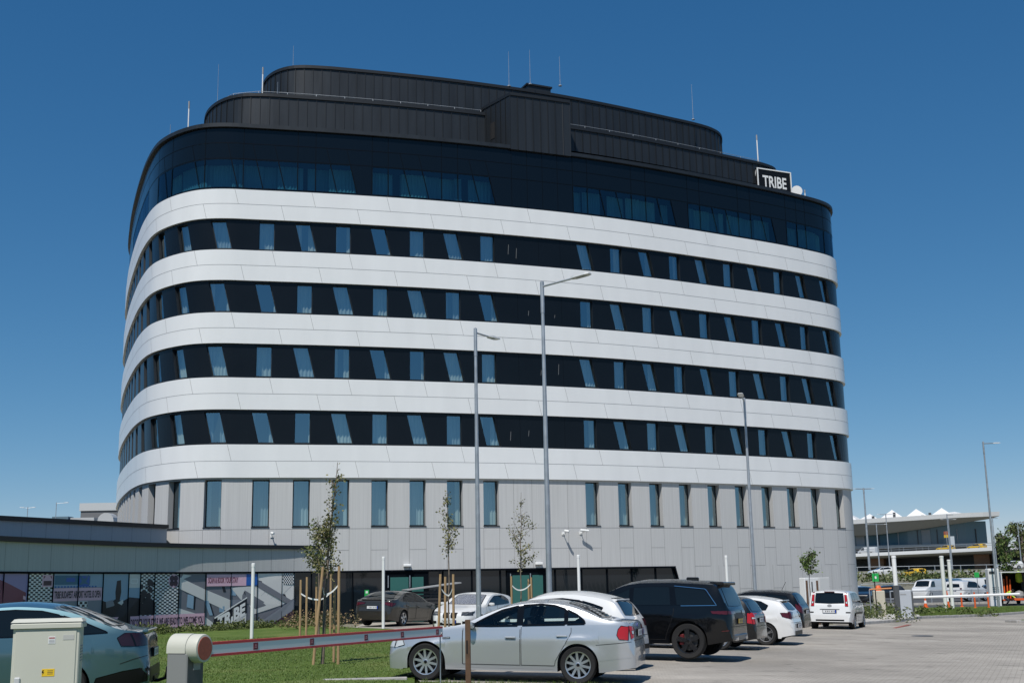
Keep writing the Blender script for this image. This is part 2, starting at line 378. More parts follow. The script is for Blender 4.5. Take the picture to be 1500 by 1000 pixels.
for k, (zt, zb) in enumerate(WHITE):
    mb = MB(); block(mb, TP, SA, SB, zb, zt, -.05, .12, M_WHITE, .18)
    zm = (zt + zb) / 2
    ribbon(mb, TP, -28, zm, 36, zm, .013, M_JOINT, .1245, .18)
    for row, (a, b) in enumerate(((zb, zm), (zm, zt))):
        s = -27 + (k % 2) * 1.82 + row * 1.45
        while s < 35:
            w = 3.64 if row == 0 else 3.64
            ribbon(mb, TP, s, a + .012, s - TILT * (b - a), b - .012, .012, M_JOINT, .125, .1); s += w
    part(mb, 'white_band', hotel)

def holed(mb, P, s0, s1, z0, z1, zb, zt, wins, off, m):
    """wall strip with one row of openings; wins = (left at the sill, right at the sill, tilt left, tilt right)"""
    quad(mb, P, s0, s1, z0, s0, s1, zb, m, off); quad(mb, P, s0, s1, zt, s0, s1, z1, m, off)
    cur = (s0, 0)
    for l, r, tl, tr in list(wins) + [(s1, s1, 0, 0)]:
        h = zt - zb; quad(mb, P, cur[0], l, zb, cur[0] - cur[1] * h, l - tl * h, zt, m, off); cur = (r, tr)

def curtain(P, l, r, zb, zt, off, seed, cover=1.0):
    rr = random.Random(seed); mb = MB(); n = max(8, int((r - l) / .045)); prev = None; ph = rr.random() * 6; amp = .035; cm = M_CURTS[rr.randrange(3)]
    for i in range(n + 1):
        u = i / n; s = l + (r - l) * u
        o = off + amp * sin(ph + u * (r - l) * 2 * pi / .17 + .8 * sin(u * 9 + ph)); q = (P.pt(s, zb, o), P.pt(s, zt, o))
        if prev and not (cover < 1 and cover * .5 < u < 1 - cover * .5): mb.face([prev[0], q[0], q[1], prev[1]], cm)
        prev = q
    return mb

def window(name, P, l, r, zb, zt, tl, tr, off, depth, parent, seed, reveal, glass=M_PANE, fw=.036, drape=True, cover=1.0):
    h = zt - zb; mb = MB(); d = off - depth; L1, R1 = l - tl * h, r - tr * h; pt = P.pt
    mb.face([pt(l, zb, off), pt(l, zb, d), pt(L1, zt, d), pt(L1, zt, off)], reveal)
    mb.face([pt(r, zb, d), pt(r, zb, off), pt(R1, zt, off), pt(R1, zt, d)], reveal)
    mb.face([pt(L1, zt, d), pt(R1, zt, d), pt(R1, zt, off), pt(L1, zt, off)], reveal)
    # sill, slightly proud of the wall, and the four bars of the frame
    block(mb, P, l - .02, r + .02, zb - .035, zb, d, off + .035, M_FRAME)
    f = d + .03
    def bar(a0, b0, za, a1, b1, zc):
        quad(mb, P, a0, b0, za, a1, b1, zc, M_FRAME, f, 2)
    bar(l, r, zb, l - tl * fw, r - tr * fw, zb + fw); bar(L1 + tl * fw, R1 + tr * fw, zt - fw, L1, R1, zt)
    bar(l, l + fw, zb, L1, L1 + fw, zt); bar(r - fw, r, zb, R1 - fw, R1, zt)
    o = part(mb, name, parent)
    p = MB(); quad(p, P, l + fw * .5, r - fw * .5, zb + fw * .4, L1 + fw * .5, R1 - fw * .5, zt - fw * .4, glass, d + .012, 2); part(p, 'pane', o)
    if drape: part(curtain(P, min(l, L1) - .12, max(r, R1) + .12, zb - .05, zt + .1, d - .37, seed, cover), 'curtain', o)
    return o

BASE_S = [-6.87, -4.86, -2.71] + [-.88 + 1.812 * k for k in range(6)] + [13.56 + 1.857 * k for k in range(9)] + [30.5]
LEFT_S = [-8.75 - 1.86 * k for k in range(12)]
seed = 0
# the four black storeys: upright windows on the room axes, slanted ones between them, the two patterns alternating by storey
rowsdef = [(19.0, 17.46, 1), (15.98, 14.41, 0), (12.95, 11.33, 1), (9.84, 8.22, 0)]
for zt, zb, odd in rowsdef:
    wins = []
    for i, s in enumerate(sorted(LEFT_S + BASE_S)):
        j = i - len(LEFT_S)          # index on the front, 0 = first corner window
        corner = j < 2
        slant = corner or ((j % 2 == 1) if odd else (j % 2 == 0)) or s > 29.9
        if j >= 9 and s <= 29.9: slant = ((j - 9) % 2 == 0) if odd else ((j - 9) % 2 == 1)
        w = .74 if s < 13 else .71
        if slant: l = s - .15 + .33 * (0 if corner else 0); wins.append((l + .33, l + .33 + w, 1))
        else: wins.append((s, s + w, 0))
    mb = MB(); h0, h1 = zb + .09, zt - .09
    holed(mb, TP, SA, SB, zb - .05, zt + .05, h0, h1, [(l, r, TILT * t, TILT * t) for l, r, t in wins], 0, M_BAND)
    s = -24.9
    for s in [8.9 + 1.2 * q for q in range(4)] + [-23 + 1.86 * q for q in range(8)]:
        ribbon(mb, TP, s, zb, s, zt, .012, M_MULL, .003)
    rd = random.Random(int(zt * 10))
    for q in range(2):
        s = rd.uniform(9.4, 12.6); z = zb + rd.uniform(.05, .7); ribbon(mb, TP, s, z, s + .03, z + rd.uniform(.15, .55), .022, mat('lime_drip', (.16, .165, .17), .8), .004)
    part(mb, 'black_band', hotel)
    for l, r, t in wins:
        seed += 1
        window('slanted_window' if t else 'upright_window', TP, l, r, h0, h1, TILT * t, TILT * t, 0, .16, hotel, seed, M_FRAME, cover=(1, .5, 1, .75, 1, 1, .35)[seed * 5 % 7])

# grey base with tall windows above and a glazed strip at the ground
GZ_S0, GZ_S1 = -1.0, 18.6
mb = MB(); wins = [(s - .02, s + .76, 0, 0) for s in sorted(LEFT_S + BASE_S)]
holed(mb, TP, SA, SB, 4.36, 6.75, 4.47, 6.62, wins, 0, M_GREY)
quad(mb, TP, SA, SB, 2.45, SA, SB, 4.36, M_GREY, 0)
quad(mb, TP, SA, GZ_S0, -.9, SA, GZ_S0, 2.45, M_GREY, 0)
quad(mb, TP, GZ_S1 + .95, SB, -.9, GZ_S1, SB, 2.45, M_GREY, 0)
ribbon(mb, TP, -24, 4.36, 36, 4.36, .014, M_GREYJ, .004, .2)
rb = random.Random(5); allw = sorted(LEFT_S + BASE_S)
for i, s in enumerate(allw):
    e = s + .76
    for q in (s - .03, e + .01):
        ribbon(mb, TP, q, 2.46, q, 4.35, .012, M_GREYJ, .003); 
        if q > 18.9: ribbon(mb, TP, q + (.5 if i % 2 else .0), -.6, q + (.5 if i % 2 else 0), 2.46, .012, M_GREYJ, .003)
    ribbon(mb, TP, s - .03, 3.38, e + .01, 3.38, .012, M_GREYJ, .0035)
    if s > 18.5:
        ribbon(mb, TP, e + .0, 2.44, s + 1.8, 2.44, .012, M_GREYJ, .0035); ribbon(mb, TP, s - .03 + (.5 if i % 2 else 0), 1.25, e + .3, 1.25, .012, M_GREYJ, .0035)
for s in [9.7 + .95 * k for k in range(4)]:
    ribbon(mb, TP, s, 2.46, s, 6.68, .012, M_GREYJ, .003)
ribbon(mb, TP, 8.95, 3.38, 13.5, 3.38, .012, M_GREYJ, .0035)
part(mb, 'base_wall', hotel)
for l, r, a, b in wins:
    seed += 1; window('tall_window', TP, l, r, 4.47, 6.62, 0, 0, 0, .32, hotel, seed, M_GREY, fw=.055, cover=1 if seed % 3 else .6)

# glazed strip on the ground: dark panes, thin mullions, two doorways
o = -.14; mb = MB(); quad(mb, TP, GZ_S0, GZ_S1 + .95, -.9, GZ_S0, GZ_S1, 2.45, M_LOBBY, o)
glz = part(mb, 'lobby_glazing', hotel)
mb = MB(); block(mb, TP, GZ_S0, GZ_S1, 2.36, 2.45, o, .01, M_MULL)
for s in [GZ_S0 + .05 + 1.42 * k for k in range(14)]:
    if not any(abs(s - a) < .9 for a in (4.35, 10.0)): m_ = MB(); block(m_, TP, s - .03, s + .03, -.9, 2.36, o - .01, o + .06, M_MULL, 2); part(m_, 'mullion', glz)
ribbon(mb, TP, GZ_S1 + .98, -.9, GZ_S1 + .02, 2.45, .1, M_MULL, .004)
part(mb, 'glazing_frame', glz)
for a in (3.45, 9.4):
    mb = MB(); block(mb, TP, a - .1, a + 2.0, -.9, 2.36, o + .005, o + .09, M_MULL, 3)
    dr = part(mb, 'doorway', hotel)
    for l, w in ((a + .18, .86), (a + 1.2, .55)):
        mb = MB(); quad(mb, TP, l, l + w, .0, l, l + w, 2.12, M_GREEN, o + .096, 3); part(mb, 'door_glass', dr)
        mb = MB(); block(mb, TP, l - .12, l - .085, 1.65, 2.2, o + .09, o + .13, M_STEEL, 3); part(mb, 'hinge', dr)

# top storey: dark glass with bands of clear panes, slanted and upright mullions
zc0, zc1 = 20.60, 21.98
V, T = 0, 1
GROUPS = [[(-20.6, V), (-19.0, V), (-18.1, T), (-16.6, V), (-15.3, T), (-13.7, V), (-12.6, T), (-11.5, V)],
          [(-9.2, V), (-8.01, T), (-7.61, V), (-5.62, T), (-5.37, V), (-3.77, T), (-3.52, V), (-2.58, T), (-1.54, T), (-.94, V), (-.08, V), (.96, T), (1.94, T)],
          [(2.68, V), (3.48, V), (4.59, T), (5.52, T), (6.19, V), (7.03, V), (8.14, T), (9.02, T)],
          [(13.33, V), (14.17, V), (15.22, T), (16.22, T), (16.86, V), (17.77, V), (18.83, T), (19.74, T)],
          [(20.57, V), (21.41, V), (22.58, T), (23.57, T), (24.16, V), (25.07, V), (26.2, T), (26.99, T)],
          [(27.83, V), (28.73, V), (29.49, V), (31.2, V), (32.3, V), (33.6, V)]]
mb = MB(); holed(mb, TP, SA, SB, 20.42, 23.65, zc0, zc1, [(g[0][0], g[-1][0], TILT * g[0][1], TILT * g[-1][1]) for g in GROUPS], 0, M_GLAZ)
for z in (22.04, 22.82): ribbon(mb, TP, -26, z, 35, z, .03, M_MULL, .006)
ribbon(mb, TP, -26, 20.5, 35, 20.5, .07, M_MULL, .02)
for g in GROUPS:
    for s, t in g:
        if t == V: ribbon(mb, TP, s, 22.06, s, 23.6, .022, M_MULL, .007)
        elif g is GROUPS[1] or g is GROUPS[2]: ribbon(mb, TP, s - TILT * 1.44, 22.06, s - TILT * 2.2, 22.8, .022, M_MULL, .007)
for s in (9.9, 10.75, 11.6, 12.45): ribbon(mb, TP, s, 20.5, s, 23.6, .02, M_MULL, .005)
part(mb, 'top_glazing', hotel)
for g in GROUPS:
    for (a, ta), (b, tb) in zip(g, g[1:]):
        h = zc1 - zc0; m0 = MB(); mw = .045; TA, TB = TILT * ta, TILT * tb; seed += 1
        quad(m0, TP, a - mw / 2, a + mw / 2, zc0, a - TA * h - mw / 2, a - TA * h + mw / 2, zc1, M_MULL, .012)
        if (b, tb) == g[-1]: quad(m0, TP, b - mw / 2, b + mw / 2, zc0, b - TB * h - mw / 2, b - TB * h + mw / 2, zc1, M_MULL, .012)
        w = part(m0, 'lounge_window', hotel)
        m1 = MB(); quad(m1, TP, a + .01, b - .01, zc0, a - TA * h + .01, b - TB * h - .01, zc1, M_PANE2, -.01); part(m1, 'pane', w)
        l, r = min(a, a - TA * h) - .02, max(b, b - TB * h) + .02
        if r - l > .4: part(curtain(TP, l, r, zc0 - .1, zc1 - .02, -.62 - .1 * (seed % 3), seed, 1 if seed % 4 else .7), 'curtain', w)
# parapet, roof deck and the dark inner body of the rooms
mb = MB(); block(mb, TP, SA, SB, 23.6, 23.8, -.45, .13, M_SEAM, .35)
ribbon(mb, TP, -27, 23.62, 36, 23.62, .03, M_SEAM2, .135)
part(mb, 'parapet', hotel)
mb = MB(); ring = [TP.at(SA + (SB - SA) * i / 160, -.4) for i in range(160)]
mb.face([(p.x, p.y, 23.7) for p in ring], M_SEAM2); part(mb, 'roof_deck', hotel)
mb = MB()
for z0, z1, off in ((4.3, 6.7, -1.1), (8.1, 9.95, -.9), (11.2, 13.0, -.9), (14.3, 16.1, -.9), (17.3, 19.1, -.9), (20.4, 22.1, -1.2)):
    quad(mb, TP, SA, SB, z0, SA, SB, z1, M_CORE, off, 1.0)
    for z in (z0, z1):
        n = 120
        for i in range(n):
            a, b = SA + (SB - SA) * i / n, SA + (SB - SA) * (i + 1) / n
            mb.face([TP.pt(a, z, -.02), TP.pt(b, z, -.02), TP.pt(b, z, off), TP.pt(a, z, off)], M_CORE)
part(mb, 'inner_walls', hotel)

# roof storeys in standing-seam metal
def seam_storey(name, pts, z0, z1, cap=True, closed_pts=None, seam=.47):
    P = Path(spline([Vector(p) for p in pts], 8), False, 0); mb = MB()
    quad(mb, P, 0, P.L, z0, 0, P.L, z1, M_SEAM, 0, .3)
    s = .1
    while s < P.L:
        block(mb, P, s - .014, s + .014, z0, z1 - .16, 0, .035, M_SEAM2, 1); s += seam
    block(mb, P, 0, P.L, z1 - .17, z1, -.25, .07, M_SEAM2, .3)
    poly = [(p.x, p.y, z1 - .05) for p in P.p] + [(x, y, z1 - .05) for x, y in (closed_pts or [])]
    mb.face(poly, M_SEAM2)
    o = part(mb, name, hotel); return o, P
fr = lambda s0, s1, off, n: [tuple(TP.at(s0 + (s1 - s0) * i / n, -off)) for i in range(n + 1)]
p1, P1 = seam_storey('plant_storey', [(-17.0, 76), (-16.95, 68), (-16.8, 63.6), (-16.35, 60.9), (-15.6, 58.8), (-14.5, 57.45), (-13.4, 56.9)] + fr(-2.6, 9.2, 2.0, 8), 23.7, 26.3, closed_pts=[(2, 70)])
p3, P3 = seam_storey('plant_storey', fr(13.0, 27.2, 1.0, 9) + [tuple(TP.at(28.6, -1.3)), tuple(TP.at(29.7, -2.4)), (16.4, 71.5), (16.2, 76)], 24.35, 25.75, closed_pts=[(3, 72)])
p2, P2 = seam_storey('upper_plant_storey', [(-14.6, 80), (-14.5, 70), (-14.3, 66.2), (-13.9, 63.6), (-13.2, 61.7), (-12.35, 60.75), (-11.4, 60.35)] + fr(.5, 25.6, 5.0, 12) + [(12.6, 70.5), (13.3, 71.4), (13.65, 72.6), (13.7, 75), (13.4, 84)], 24, 29.35)
mb = MB(); a0, a1, f1, f0 = TP.at(9.15, -2.02), TP.at(9.75, .0), TP.at(13.15, .0), TP.at(13.15, -4)
plan = [TP.at(9.15, -2.05), TP.at(9.85, .15), TP.at(11, .15), TP.at(12.1, .15), TP.at(13.2, .15), TP.at(13.2, -5), TP.at(9.15, -5)]
mb.prism([tuple(p) for p in plan], 3.0, M_SEAM, 23.57); mb.prism([tuple(p + (p - plan[5].lerp(plan[6], .5)).normalized() * .06) for p in plan], .16, M_SEAM2, 26.5)
BP = Path([Vector(p) for p in plan], False, 0); s = .2
while s < BP.S[5]:
    block(mb, BP, s - .014, s + .014, 23.58, 26.5, 0, .035, M_SEAM2, 1); s += .42
block(mb, BP, .55, .95, 24.6, 25.5, 0, .02, M_DARKU, 1)
part(mb, 'lift_overrun', hotel)
mb = MB(); block(mb, TP, 13.2, 21.5, 23.8, 24.4, -2.6, -2.4, M_DARKU, 1); block(mb, TP, 21.5, 29.0, 23.7, 24.42, -1.6, -1.02, M_SEAM, .4); part(mb, 'louvred_recess', hotel)
mb = MB(); c = TP.at(14.4, -6.5); mb.box((c.x, c.y, 29.7), (1.5, 1.2, .75), M_SEAM, TP.ang(14.4)); mb.box((c.x, c.y, 30.1), (1.65, 1.35, .1), M_SEAM2, TP.ang(14.4)); part(mb, 'roof_vent', hotel)
for P, a, b, z in ((P1, 9.5, P1.L - .2, 26.3), (P3, .2, 14, 25.75)):
    mb = MB(); n = int((b - a) / 1.4)
    mb.tube([P.pt(a + (b - a) * i / n, z + .16, -.12) for i in range(n + 1)], .014, M_STEEL, 5)
    for i in range(n + 1): mb.tube([P.pt(a + (b - a) * i / n, z - .02, -.12), P.pt(a + (b - a) * i / n, z + .17, -.12)], .016, M_STEEL, 5)
    part(mb, 'safety_rail', hotel)

# roof sign
sg = TP.at(27.75, -.75); sa = atan2(1.05, 2.3)
sign = thing('roof_sign', (sg.x + .05, sg.y, 23.7), 'black lit sign reading TRIBE in a white outline on the roof edge', 'sign', sa)
sign.scale = (.87,) * 3
mb = MB(); mb.box((0, 0, .92), (2.75, .22, 1.78), M_BLACK); mb.build('sign_box', sign)
mb = MB(); fwt = .075
for c, d in (((0, -.125, 1.79), (2.8, .06, fwt)), ((-1.36, -.125, .9), (fwt, .06, 1.74)), ((1.36, -.125, .9), (fwt, .06, 1.74))): mb.box(c, d, M_WPAINT)
mb.build('sign_outline', sign)
V2, F2 = text_fit('TRIBE', 1.95, .80, .022); mb = MB(); mb.mesh([(x - .98, -.135, y + .55) for x, y in V2], F2, M_WPAINT)
mb.build('lettering', sign)
mb = MB()
for y, x in ((.5, -1.36), (.9, -1.36)): mb.tube([(x, -.0, 1.7), (x, y, .05)], .035, M_WPAINT, 6)
mb.tube([(1.3, 0, 1.7), (1.3, .9, .05)], .035, M_WPAINT, 6)
mb.build('sign_brace', sign)

# roof masts and rods: (plan x, plan y, foot z, top z, radius, white)
RODS = [(-15.5, 60, 26.2, 29.35, .011, 0, 'tall thin lightning rod above the left corner of the plant storey'),
        (-13.0, 59.5, 26.2, 28.9, .034, 1, 'white antenna mast between the two roof storeys at left'),
        (-16.5, 58.2, 23.7, 26.5, .034, 1, 'white antenna mast on the roof edge by the left corner'),
        (-17.9, 59.8, 23.7, 25.9, .014, 0, 'thin short lightning rod left of the white mast on the roof edge'),
        (-11.7, 57.1, 23.75, 27.0, .011, 0, 'lightning rod standing in front of the lower roof cladding'),
        (-11.8, 61.6, 29.3, 31.1, .011, 0, 'lightning rod on the left end of the highest roof storey'),
        (.1, 62.6, 28.9, 31.0, .011, 0, 'lightning rod left of the roof vent on the highest storey'),
        (1.3, 63.3, 29.3, 31.4, .011, 0, 'lightning rod beside the roof vent, taller than its neighbours'),
        (3.0, 63.6, 29.3, 31.1, .011, 0, 'lightning rod right of the roof vent on the highest storey'),
        (11.3, 68.8, 29.2, 31.5, .011, 0, 'lightning rod over the right half of the highest roof storey'),
        (14.9, 67.9, 25.6, 27.8, .036, 1, 'white antenna mast behind the roof sign'),
        (18.1, 70.0, 23.7, 25.0, .036, 1, 'short white mast on the roof edge right of the dish')]
for x, y, z0, z1, r, w, lab in RODS:
    mb = MB()
    if w:
        mb.tube([(0, 0, 0), (0, 0, (z1 - z0) * .86)], r, M_WPAINT, 8); mb.tube([(0, 0, (z1 - z0) * .86), (0, 0, z1 - z0)], r * 1.25, M_FARG, 8); mb.lathe([(.14, 0), (.14, .03), (.05, .05)], M_STEEL)
    else:
        mb.tube([(0, 0, 0), (0, 0, .8), (0, 0, z1 - z0)], [r * 1.5, r * 1.2, r * .7], M_STEEL, 6); mb.lathe([(.1, 0), (.1, .05), (.03, .06)], M_STEEL, n=8)
    tag(mb.build('antenna_mast' if w else 'lightning_rod', loc=(x, y, z0)), lab, 'mast' if w else 'lightning rod', 'roof masts' if w else 'lightning rods on the roof')
dish = thing('satellite_dish', (17.4, 69.4, 23.7), 'white round dish antenna right of the roof sign', 'dish')
mb = MB(); mb.lathe([(.02, 0), (.2, -.03), (.31, -.09), (.33, -.12)], M_WPAINT, (0, -.18, .95), 'Y', 20); mb.lathe([(.33, -.12), (.3, .06), (.1, .14), (0, .14)], M_WPAINT, (0, -.18, .95), 'Y', 20); mb.build('reflector', dish, 40)
mb = MB(); mb.tube([(-.45, 0, 0), (-.45, 0, 1.5)], .03, M_STEEL); mb.tube([(-.45, 0, .95), (0, -.05, .95)], .025, M_STEEL); mb.build('bracket', dish)

# ------------------------------------------------------------------ low annex with printed window film
AP = Path(spline([(-18.9, 30), (-17.95, 35.2), (-17.05, 39.8), (-16.1, 43.6), (-15.0, 47.1), (-13.9, 49.45), (-12.75, 51.2), (-11.4, 53.0), (-9.85, 54.75), (-9.0, 55.45)], 10), False, 0)
annex = thing('annex_building', (-16, 44, 0), 'low curved grey annex with printed window film, joined to the hotel at left', 'building')
mb = MB(); quad(mb, AP, 0, AP.L, 2.45, 0, AP.L, 3.45, M_GREY, 0)
s = .4; k = 0
while s < AP.L:
    ribbon(mb, AP, s, 2.46, s, 3.44, .014, M_GREYJ, .003, 2); s += 1.25
part(mb, 'lower_wall', annex)
mb = MB(); block(mb, AP, 0, AP.L, 3.43, 3.6, -.3, .12, M_SEAM2); part(mb, 'lower_parapet', annex)
mb = MB(); quad(mb, AP, 0, AP.L, -.6, 0, AP.L, 2.45, M_LOBBY, -.06); block(mb, AP, 0, AP.L, 2.39, 2.455, -.06, .02, M_MULL); part(mb, 'glazing', annex)
UP = Path(spline([(-23.6, 36), (-21.5, 41), (-19.35, 46), (-17.3, 50.8), (-15.75, 54.55)], 8), False, 0)
mb = MB(); quad(mb, UP, 0, UP.L, 3.3, 0, UP.L, 4.5, M_GREY, 0)
s = .3
while s < UP.L:
    ribbon(mb, UP, s, 3.3, s, 4.45, .014, M_GREYJ, .003, 2); s += 1.25
part(mb, 'upper_wall', annex)
mb = MB(); block(mb, UP, 0, UP.L, 4.45, 4.62, -.3, .1, M_SEAM2); part(mb, 'upper_parapet', annex)
mb = MB(); mb.face([(p.x, p.y, 3.5) for p in AP.p] + [(p.x, p.y, 3.5) for p in reversed(UP.p)], M_SEAM2)
mb.face([(p.x, p.y, 4.5) for p in UP.p] + [(-19, 60), (-24, 72), (-50, 70), (-46, 36)][0:0] + [(-17.8, 57.5, 4.5), (-21.5, 66, 4.5), (-40, 64, 4.5), (-38, 36, 4.5)], M_SEAM2)
part(mb, 'flat_roof', annex)

# the film: flat prints on the panes, written as polygons in (distance along the wall, height)
F_PINK = mat('film_pink', (.82, .52, .64), .35); F_INK = mat('film_ink', (.012, .014, .022), .35); F_WHT = mat('film_white', (.9, .9, .9), .35)
F_GRY = mat('film_grey', (.20, .205, .24), .35); F_LGT = mat('film_light_grey', (.76, .75, .74), .35); F_PUR = mat('film_purple', (.36, .29, .54), .35)
F_BLU = mat('film_blue', (.02, .13, .50), .35); F_SKY = mat('film_sky', (.30, .45, .60), .35); F_TEAL = mat('film_teal', (.03, .17, .28), .35); F_PLUM = mat('film_plum', (.05, .02, .04), .35); F_MAR = mat('film_maroon', (.22, .05, .09), .35); F_STONE = mat('film_stone', (.26, .28, .33), .35)
class Film(MB):
    def q(s, a, b, z0, z1, m, o): quad(s, AP, a, b, z0, a, b, z1, m, .004 + .004 * o - .05, .5)
    def poly(s, pts, m, o): s.face([AP.pt(x, z, .004 + .004 * o - .05) for x, z in pts], m)
    def text(s, body, x, z, w, h, m, o, bold=.03, sh=0):
        V, F = text_fit(body, w, h, bold); s.mesh([AP.pt(x + a, z + b + a * sh, .004 + .004 * o - .05) for a, b in V], F, m)
    def checker(s, a, b, z0, z1, o, w=.17, h=.075):
        s.q(a, b, z0, z1, F_WHT, o); z = z0; r = 0
        while z < z1 - .01:
            x = a + (r % 2) * w * .5 - w * .5
            while x < b:
                l, rr = max(a, x), min(b, x + w * .55)
                if rr > l + .01: s.q(l, rr, z, min(z + h * .82, z1), F_INK, o + 1)
                x += w
            z += h; r += 1
def zs(X, Y): return (20.69 + X * .00742, 2.42 - (Y - 490) * .00574)
def film_part(f, name): part(f, name, annex)
f = Film(); f.q(6, 11.76, -.1, 2.38, F_PUR, 0)
f.poly([(6, 2.1), (10.2, 2.2), (10.6, 2.1), (11.7, 1.75), (11.7, -.1), (6, -.1)], F_MAR, 1)
f.poly([(6, 1.85), (10.4, 1.95), (11.7, 1.62), (11.7, 1.5), (10.4, 1.8), (6, 1.68)], F_PINK, 2)
for k in range(9): f.q(8.0 + k * .42, 8.28 + k * .42, 1.2, 1.55, F_INK, 2)
f.poly([(6, 1.1), (11.7, 1.05), (11.7, .9), (6, .95)], F_PINK, 2); film_part(f, 'building_print')
f = Film(); f.checker(11.8, 13.14, -.1, 2.38, 0, .27, .07); f.q(12.55, 13.14, 1.93, 2.34, F_PINK, 2); f.q(12.62, 13.07, 1.98, 2.14, F_PLUM, 3)
f.poly([(12.62, 2.3), (12.72, 2.3), (12.62, 2.2)], F_MAR, 3); f.poly([(13.07, 2.3), (12.97, 2.3), (13.07, 2.2)], F_MAR, 3); film_part(f, 'chequered_print')
f = Film(); f.q(13.18, 16.06, -.1, 2.38, F_STONE, 0); f.q(13.18, 16.06, 1.9, 2.38, F_SKY, 1); f.q(13.25, 15.3, 2.0, 2.32, F_TEAL, 2); f.q(14.6, 15.25, 1.93, 2.3, F_BLU, 3); f.q(13.9, 14.4, 2.1, 2.24, F_BLU, 3)
f.poly([(14.65, 2.34), (14.95, 2.2), (15.2, 2.36), (15.05, 2.1), (15.28, 1.98), (14.95, 2.04), (14.6, 1.95), (14.8, 2.12)], F_TEAL, 4)
for k in range(14): f.q(13.25 + k * .18, 13.35 + k * .18, 1.90, 1.95, F_BLU, 3)
f.q(13.18, 16.03, 1.42, 1.88, F_PINK, 2); f.text('TRIBE BUDAPEST AIRPORT HOTEL IS OPEN', 13.26, 1.52, 2.7, .26, F_INK, 3); f.checker(14.6, 15.2, .9, 1.40, 2, .28, .10); film_part(f, 'text_print')
f = Film(); f.q(16.09, 18.28, -.1, 2.38, F_SKY, 0); f.poly([(16.09, 1.4), (16.5, 1.3), (16.9, 1.45), (17.3, 1.35), (17.7, 1.5), (18.28, 1.45), (18.28, -.1), (16.09, -.1)], F_INK, 1)
f.poly([(16.92, 2.12), (17.15, 2.15), (17.2, 1.7), (17.12, 1.35), (16.9, 1.35), (16.85, 1.7)], F_INK, 1); f.poly([(16.3, 1.35), (16.7, 1.42), (16.85, 1.2), (16.35, 1.12)], F_STONE, 2); f.poly([(17.0, 1.3), (17.3, 1.42), (17.4, 1.15)], F_LGT, 2)
f.q(17.62, 18.26, 1.85, 2.36, F_LGT, 1); f.q(17.72, 18.14, 2.02, 2.2, F_WHT, 2); f.q(17.76, 18.1, 2.05, 2.17, F_LGT, 3); film_part(f, 'interior_print')
f = Film(); f.checker(18.31, 20.44, -.1, 2.38, 0, .27, .07)
for k in range(26):
    x, z, r = 18.35 + RND.random() * .75, .9 + RND.random() * 1.15, .05 + RND.random() * .14; f.poly([(x + r * cos(a * 1.05), z + r * .9 * sin(a * 1.05)) for a in range(6)], F_INK, 2)
f.q(18.3, 19.2, .8, 1.25, F_INK, 2); f.poly([(20.17 + .29 * cos(a * .314), 2.1 + .27 * sin(a * .314)) for a in range(20)], F_PINK, 2)
for dx, dz in ((-.1, -.1), (.1, -.1), (-.1, .1), (.1, .1)): f.poly([(20.17 + dx + .13 * cos(a * .524), 2.1 + dz + .12 * sin(a * .524)) for a in range(12)], F_PLUM, 3)
film_part(f, 'chequered_print')
f = Film(); f.q(16.1, 21.86, .26, .77, F_PINK, 6); f.text('AFFORDABLE DESIGN – DISCOVER YOUR STYLE. WE ARE READY TO WELCOME YOU', 16.2, .37, 5.6, .29, F_PLUM, 7); film_part(f, 'text_print')
f = Film(); f.q(20.48, 26.68, -.1, 2.38, F_GRY, 0)
P_ = lambda m, o, *pts: f.poly([zs(*p) for p in pts], m, o)
P_(F_LGT, 1, (-28, 545), (60, 510), (0, 500)); P_(F_LGT, 1, (-28, 520), (-28, 600), (160, 690), (345, 780), (345, 690), (160, 610)); P_(F_LGT, 1, (-28, 735), (-28, 815), (150, 880), (240, 930), (330, 930), (160, 800))
P_(F_STONE, 1, (345, 690), (345, 900), (420, 690)); P_(F_SKY, 2, (35, 640), (80, 655), (78, 745), (30, 730)); P_(F_INK, 1, (80, 640), (95, 655), (90, 755), (78, 745)); P_(F_SKY, 2, (155, 690), (185, 690), (220, 795), (195, 795)); P_(F_INK, 1, (185, 690), (200, 700), (232, 800), (220, 795))
P_(F_SKY, 2, (350, 600), (380, 605), (385, 660), (352, 655)); P_(F_SKY, 2, (265, 730), (305, 735), (300, 775), (265, 775)); P_(F_INK, 2, (280, 590), (300, 590), (312, 632), (292, 632))
P_(F_LGT, 2, (540, 500), (815, 500), (815, 690), (720, 740), (520, 800), (465, 700), (420, 690), (345, 600), (540, 590)); P_(F_GRY, 3, (540, 545), (815, 720), (815, 760), (540, 600)); P_(F_GRY, 3, (430, 610), (660, 755), (640, 770), (540, 770), (430, 690))
for k in range(4):
    x = 550 + k * 58; P_(F_INK, 4, (x, 550 + k * 34), (x + 20, 556 + k * 34), (x + 48, 620 + k * 33), (x + 28, 614 + k * 33))
for k in range(3):
    x = 440 + k * 62; P_(F_INK, 4, (x, 630 + k * 32), (x + 22, 640 + k * 32), (x + 50, 712 + k * 28), (x + 28, 706 + k * 28))
rr = random.Random(2)
for k in range(34):
    a = rr.uniform(0, 1); x0, y0 = 620 + rr.random() * 190, 500 + rr.random() * 120; x1, y1 = x0 - 30 - rr.random() * 60, y0 + 20 + rr.random() * 60; P_(F_GRY, 4, (x0, y0), (x0 + 2.5, y0), (x1 + 1, y1), (x1, y1))
P_(F_STONE, 5, (490, 910), (815, 690), (815, 780), (620, 930), (490, 935)); P_(F_PLUM, 6, (560, 930), (815, 775), (815, 935))
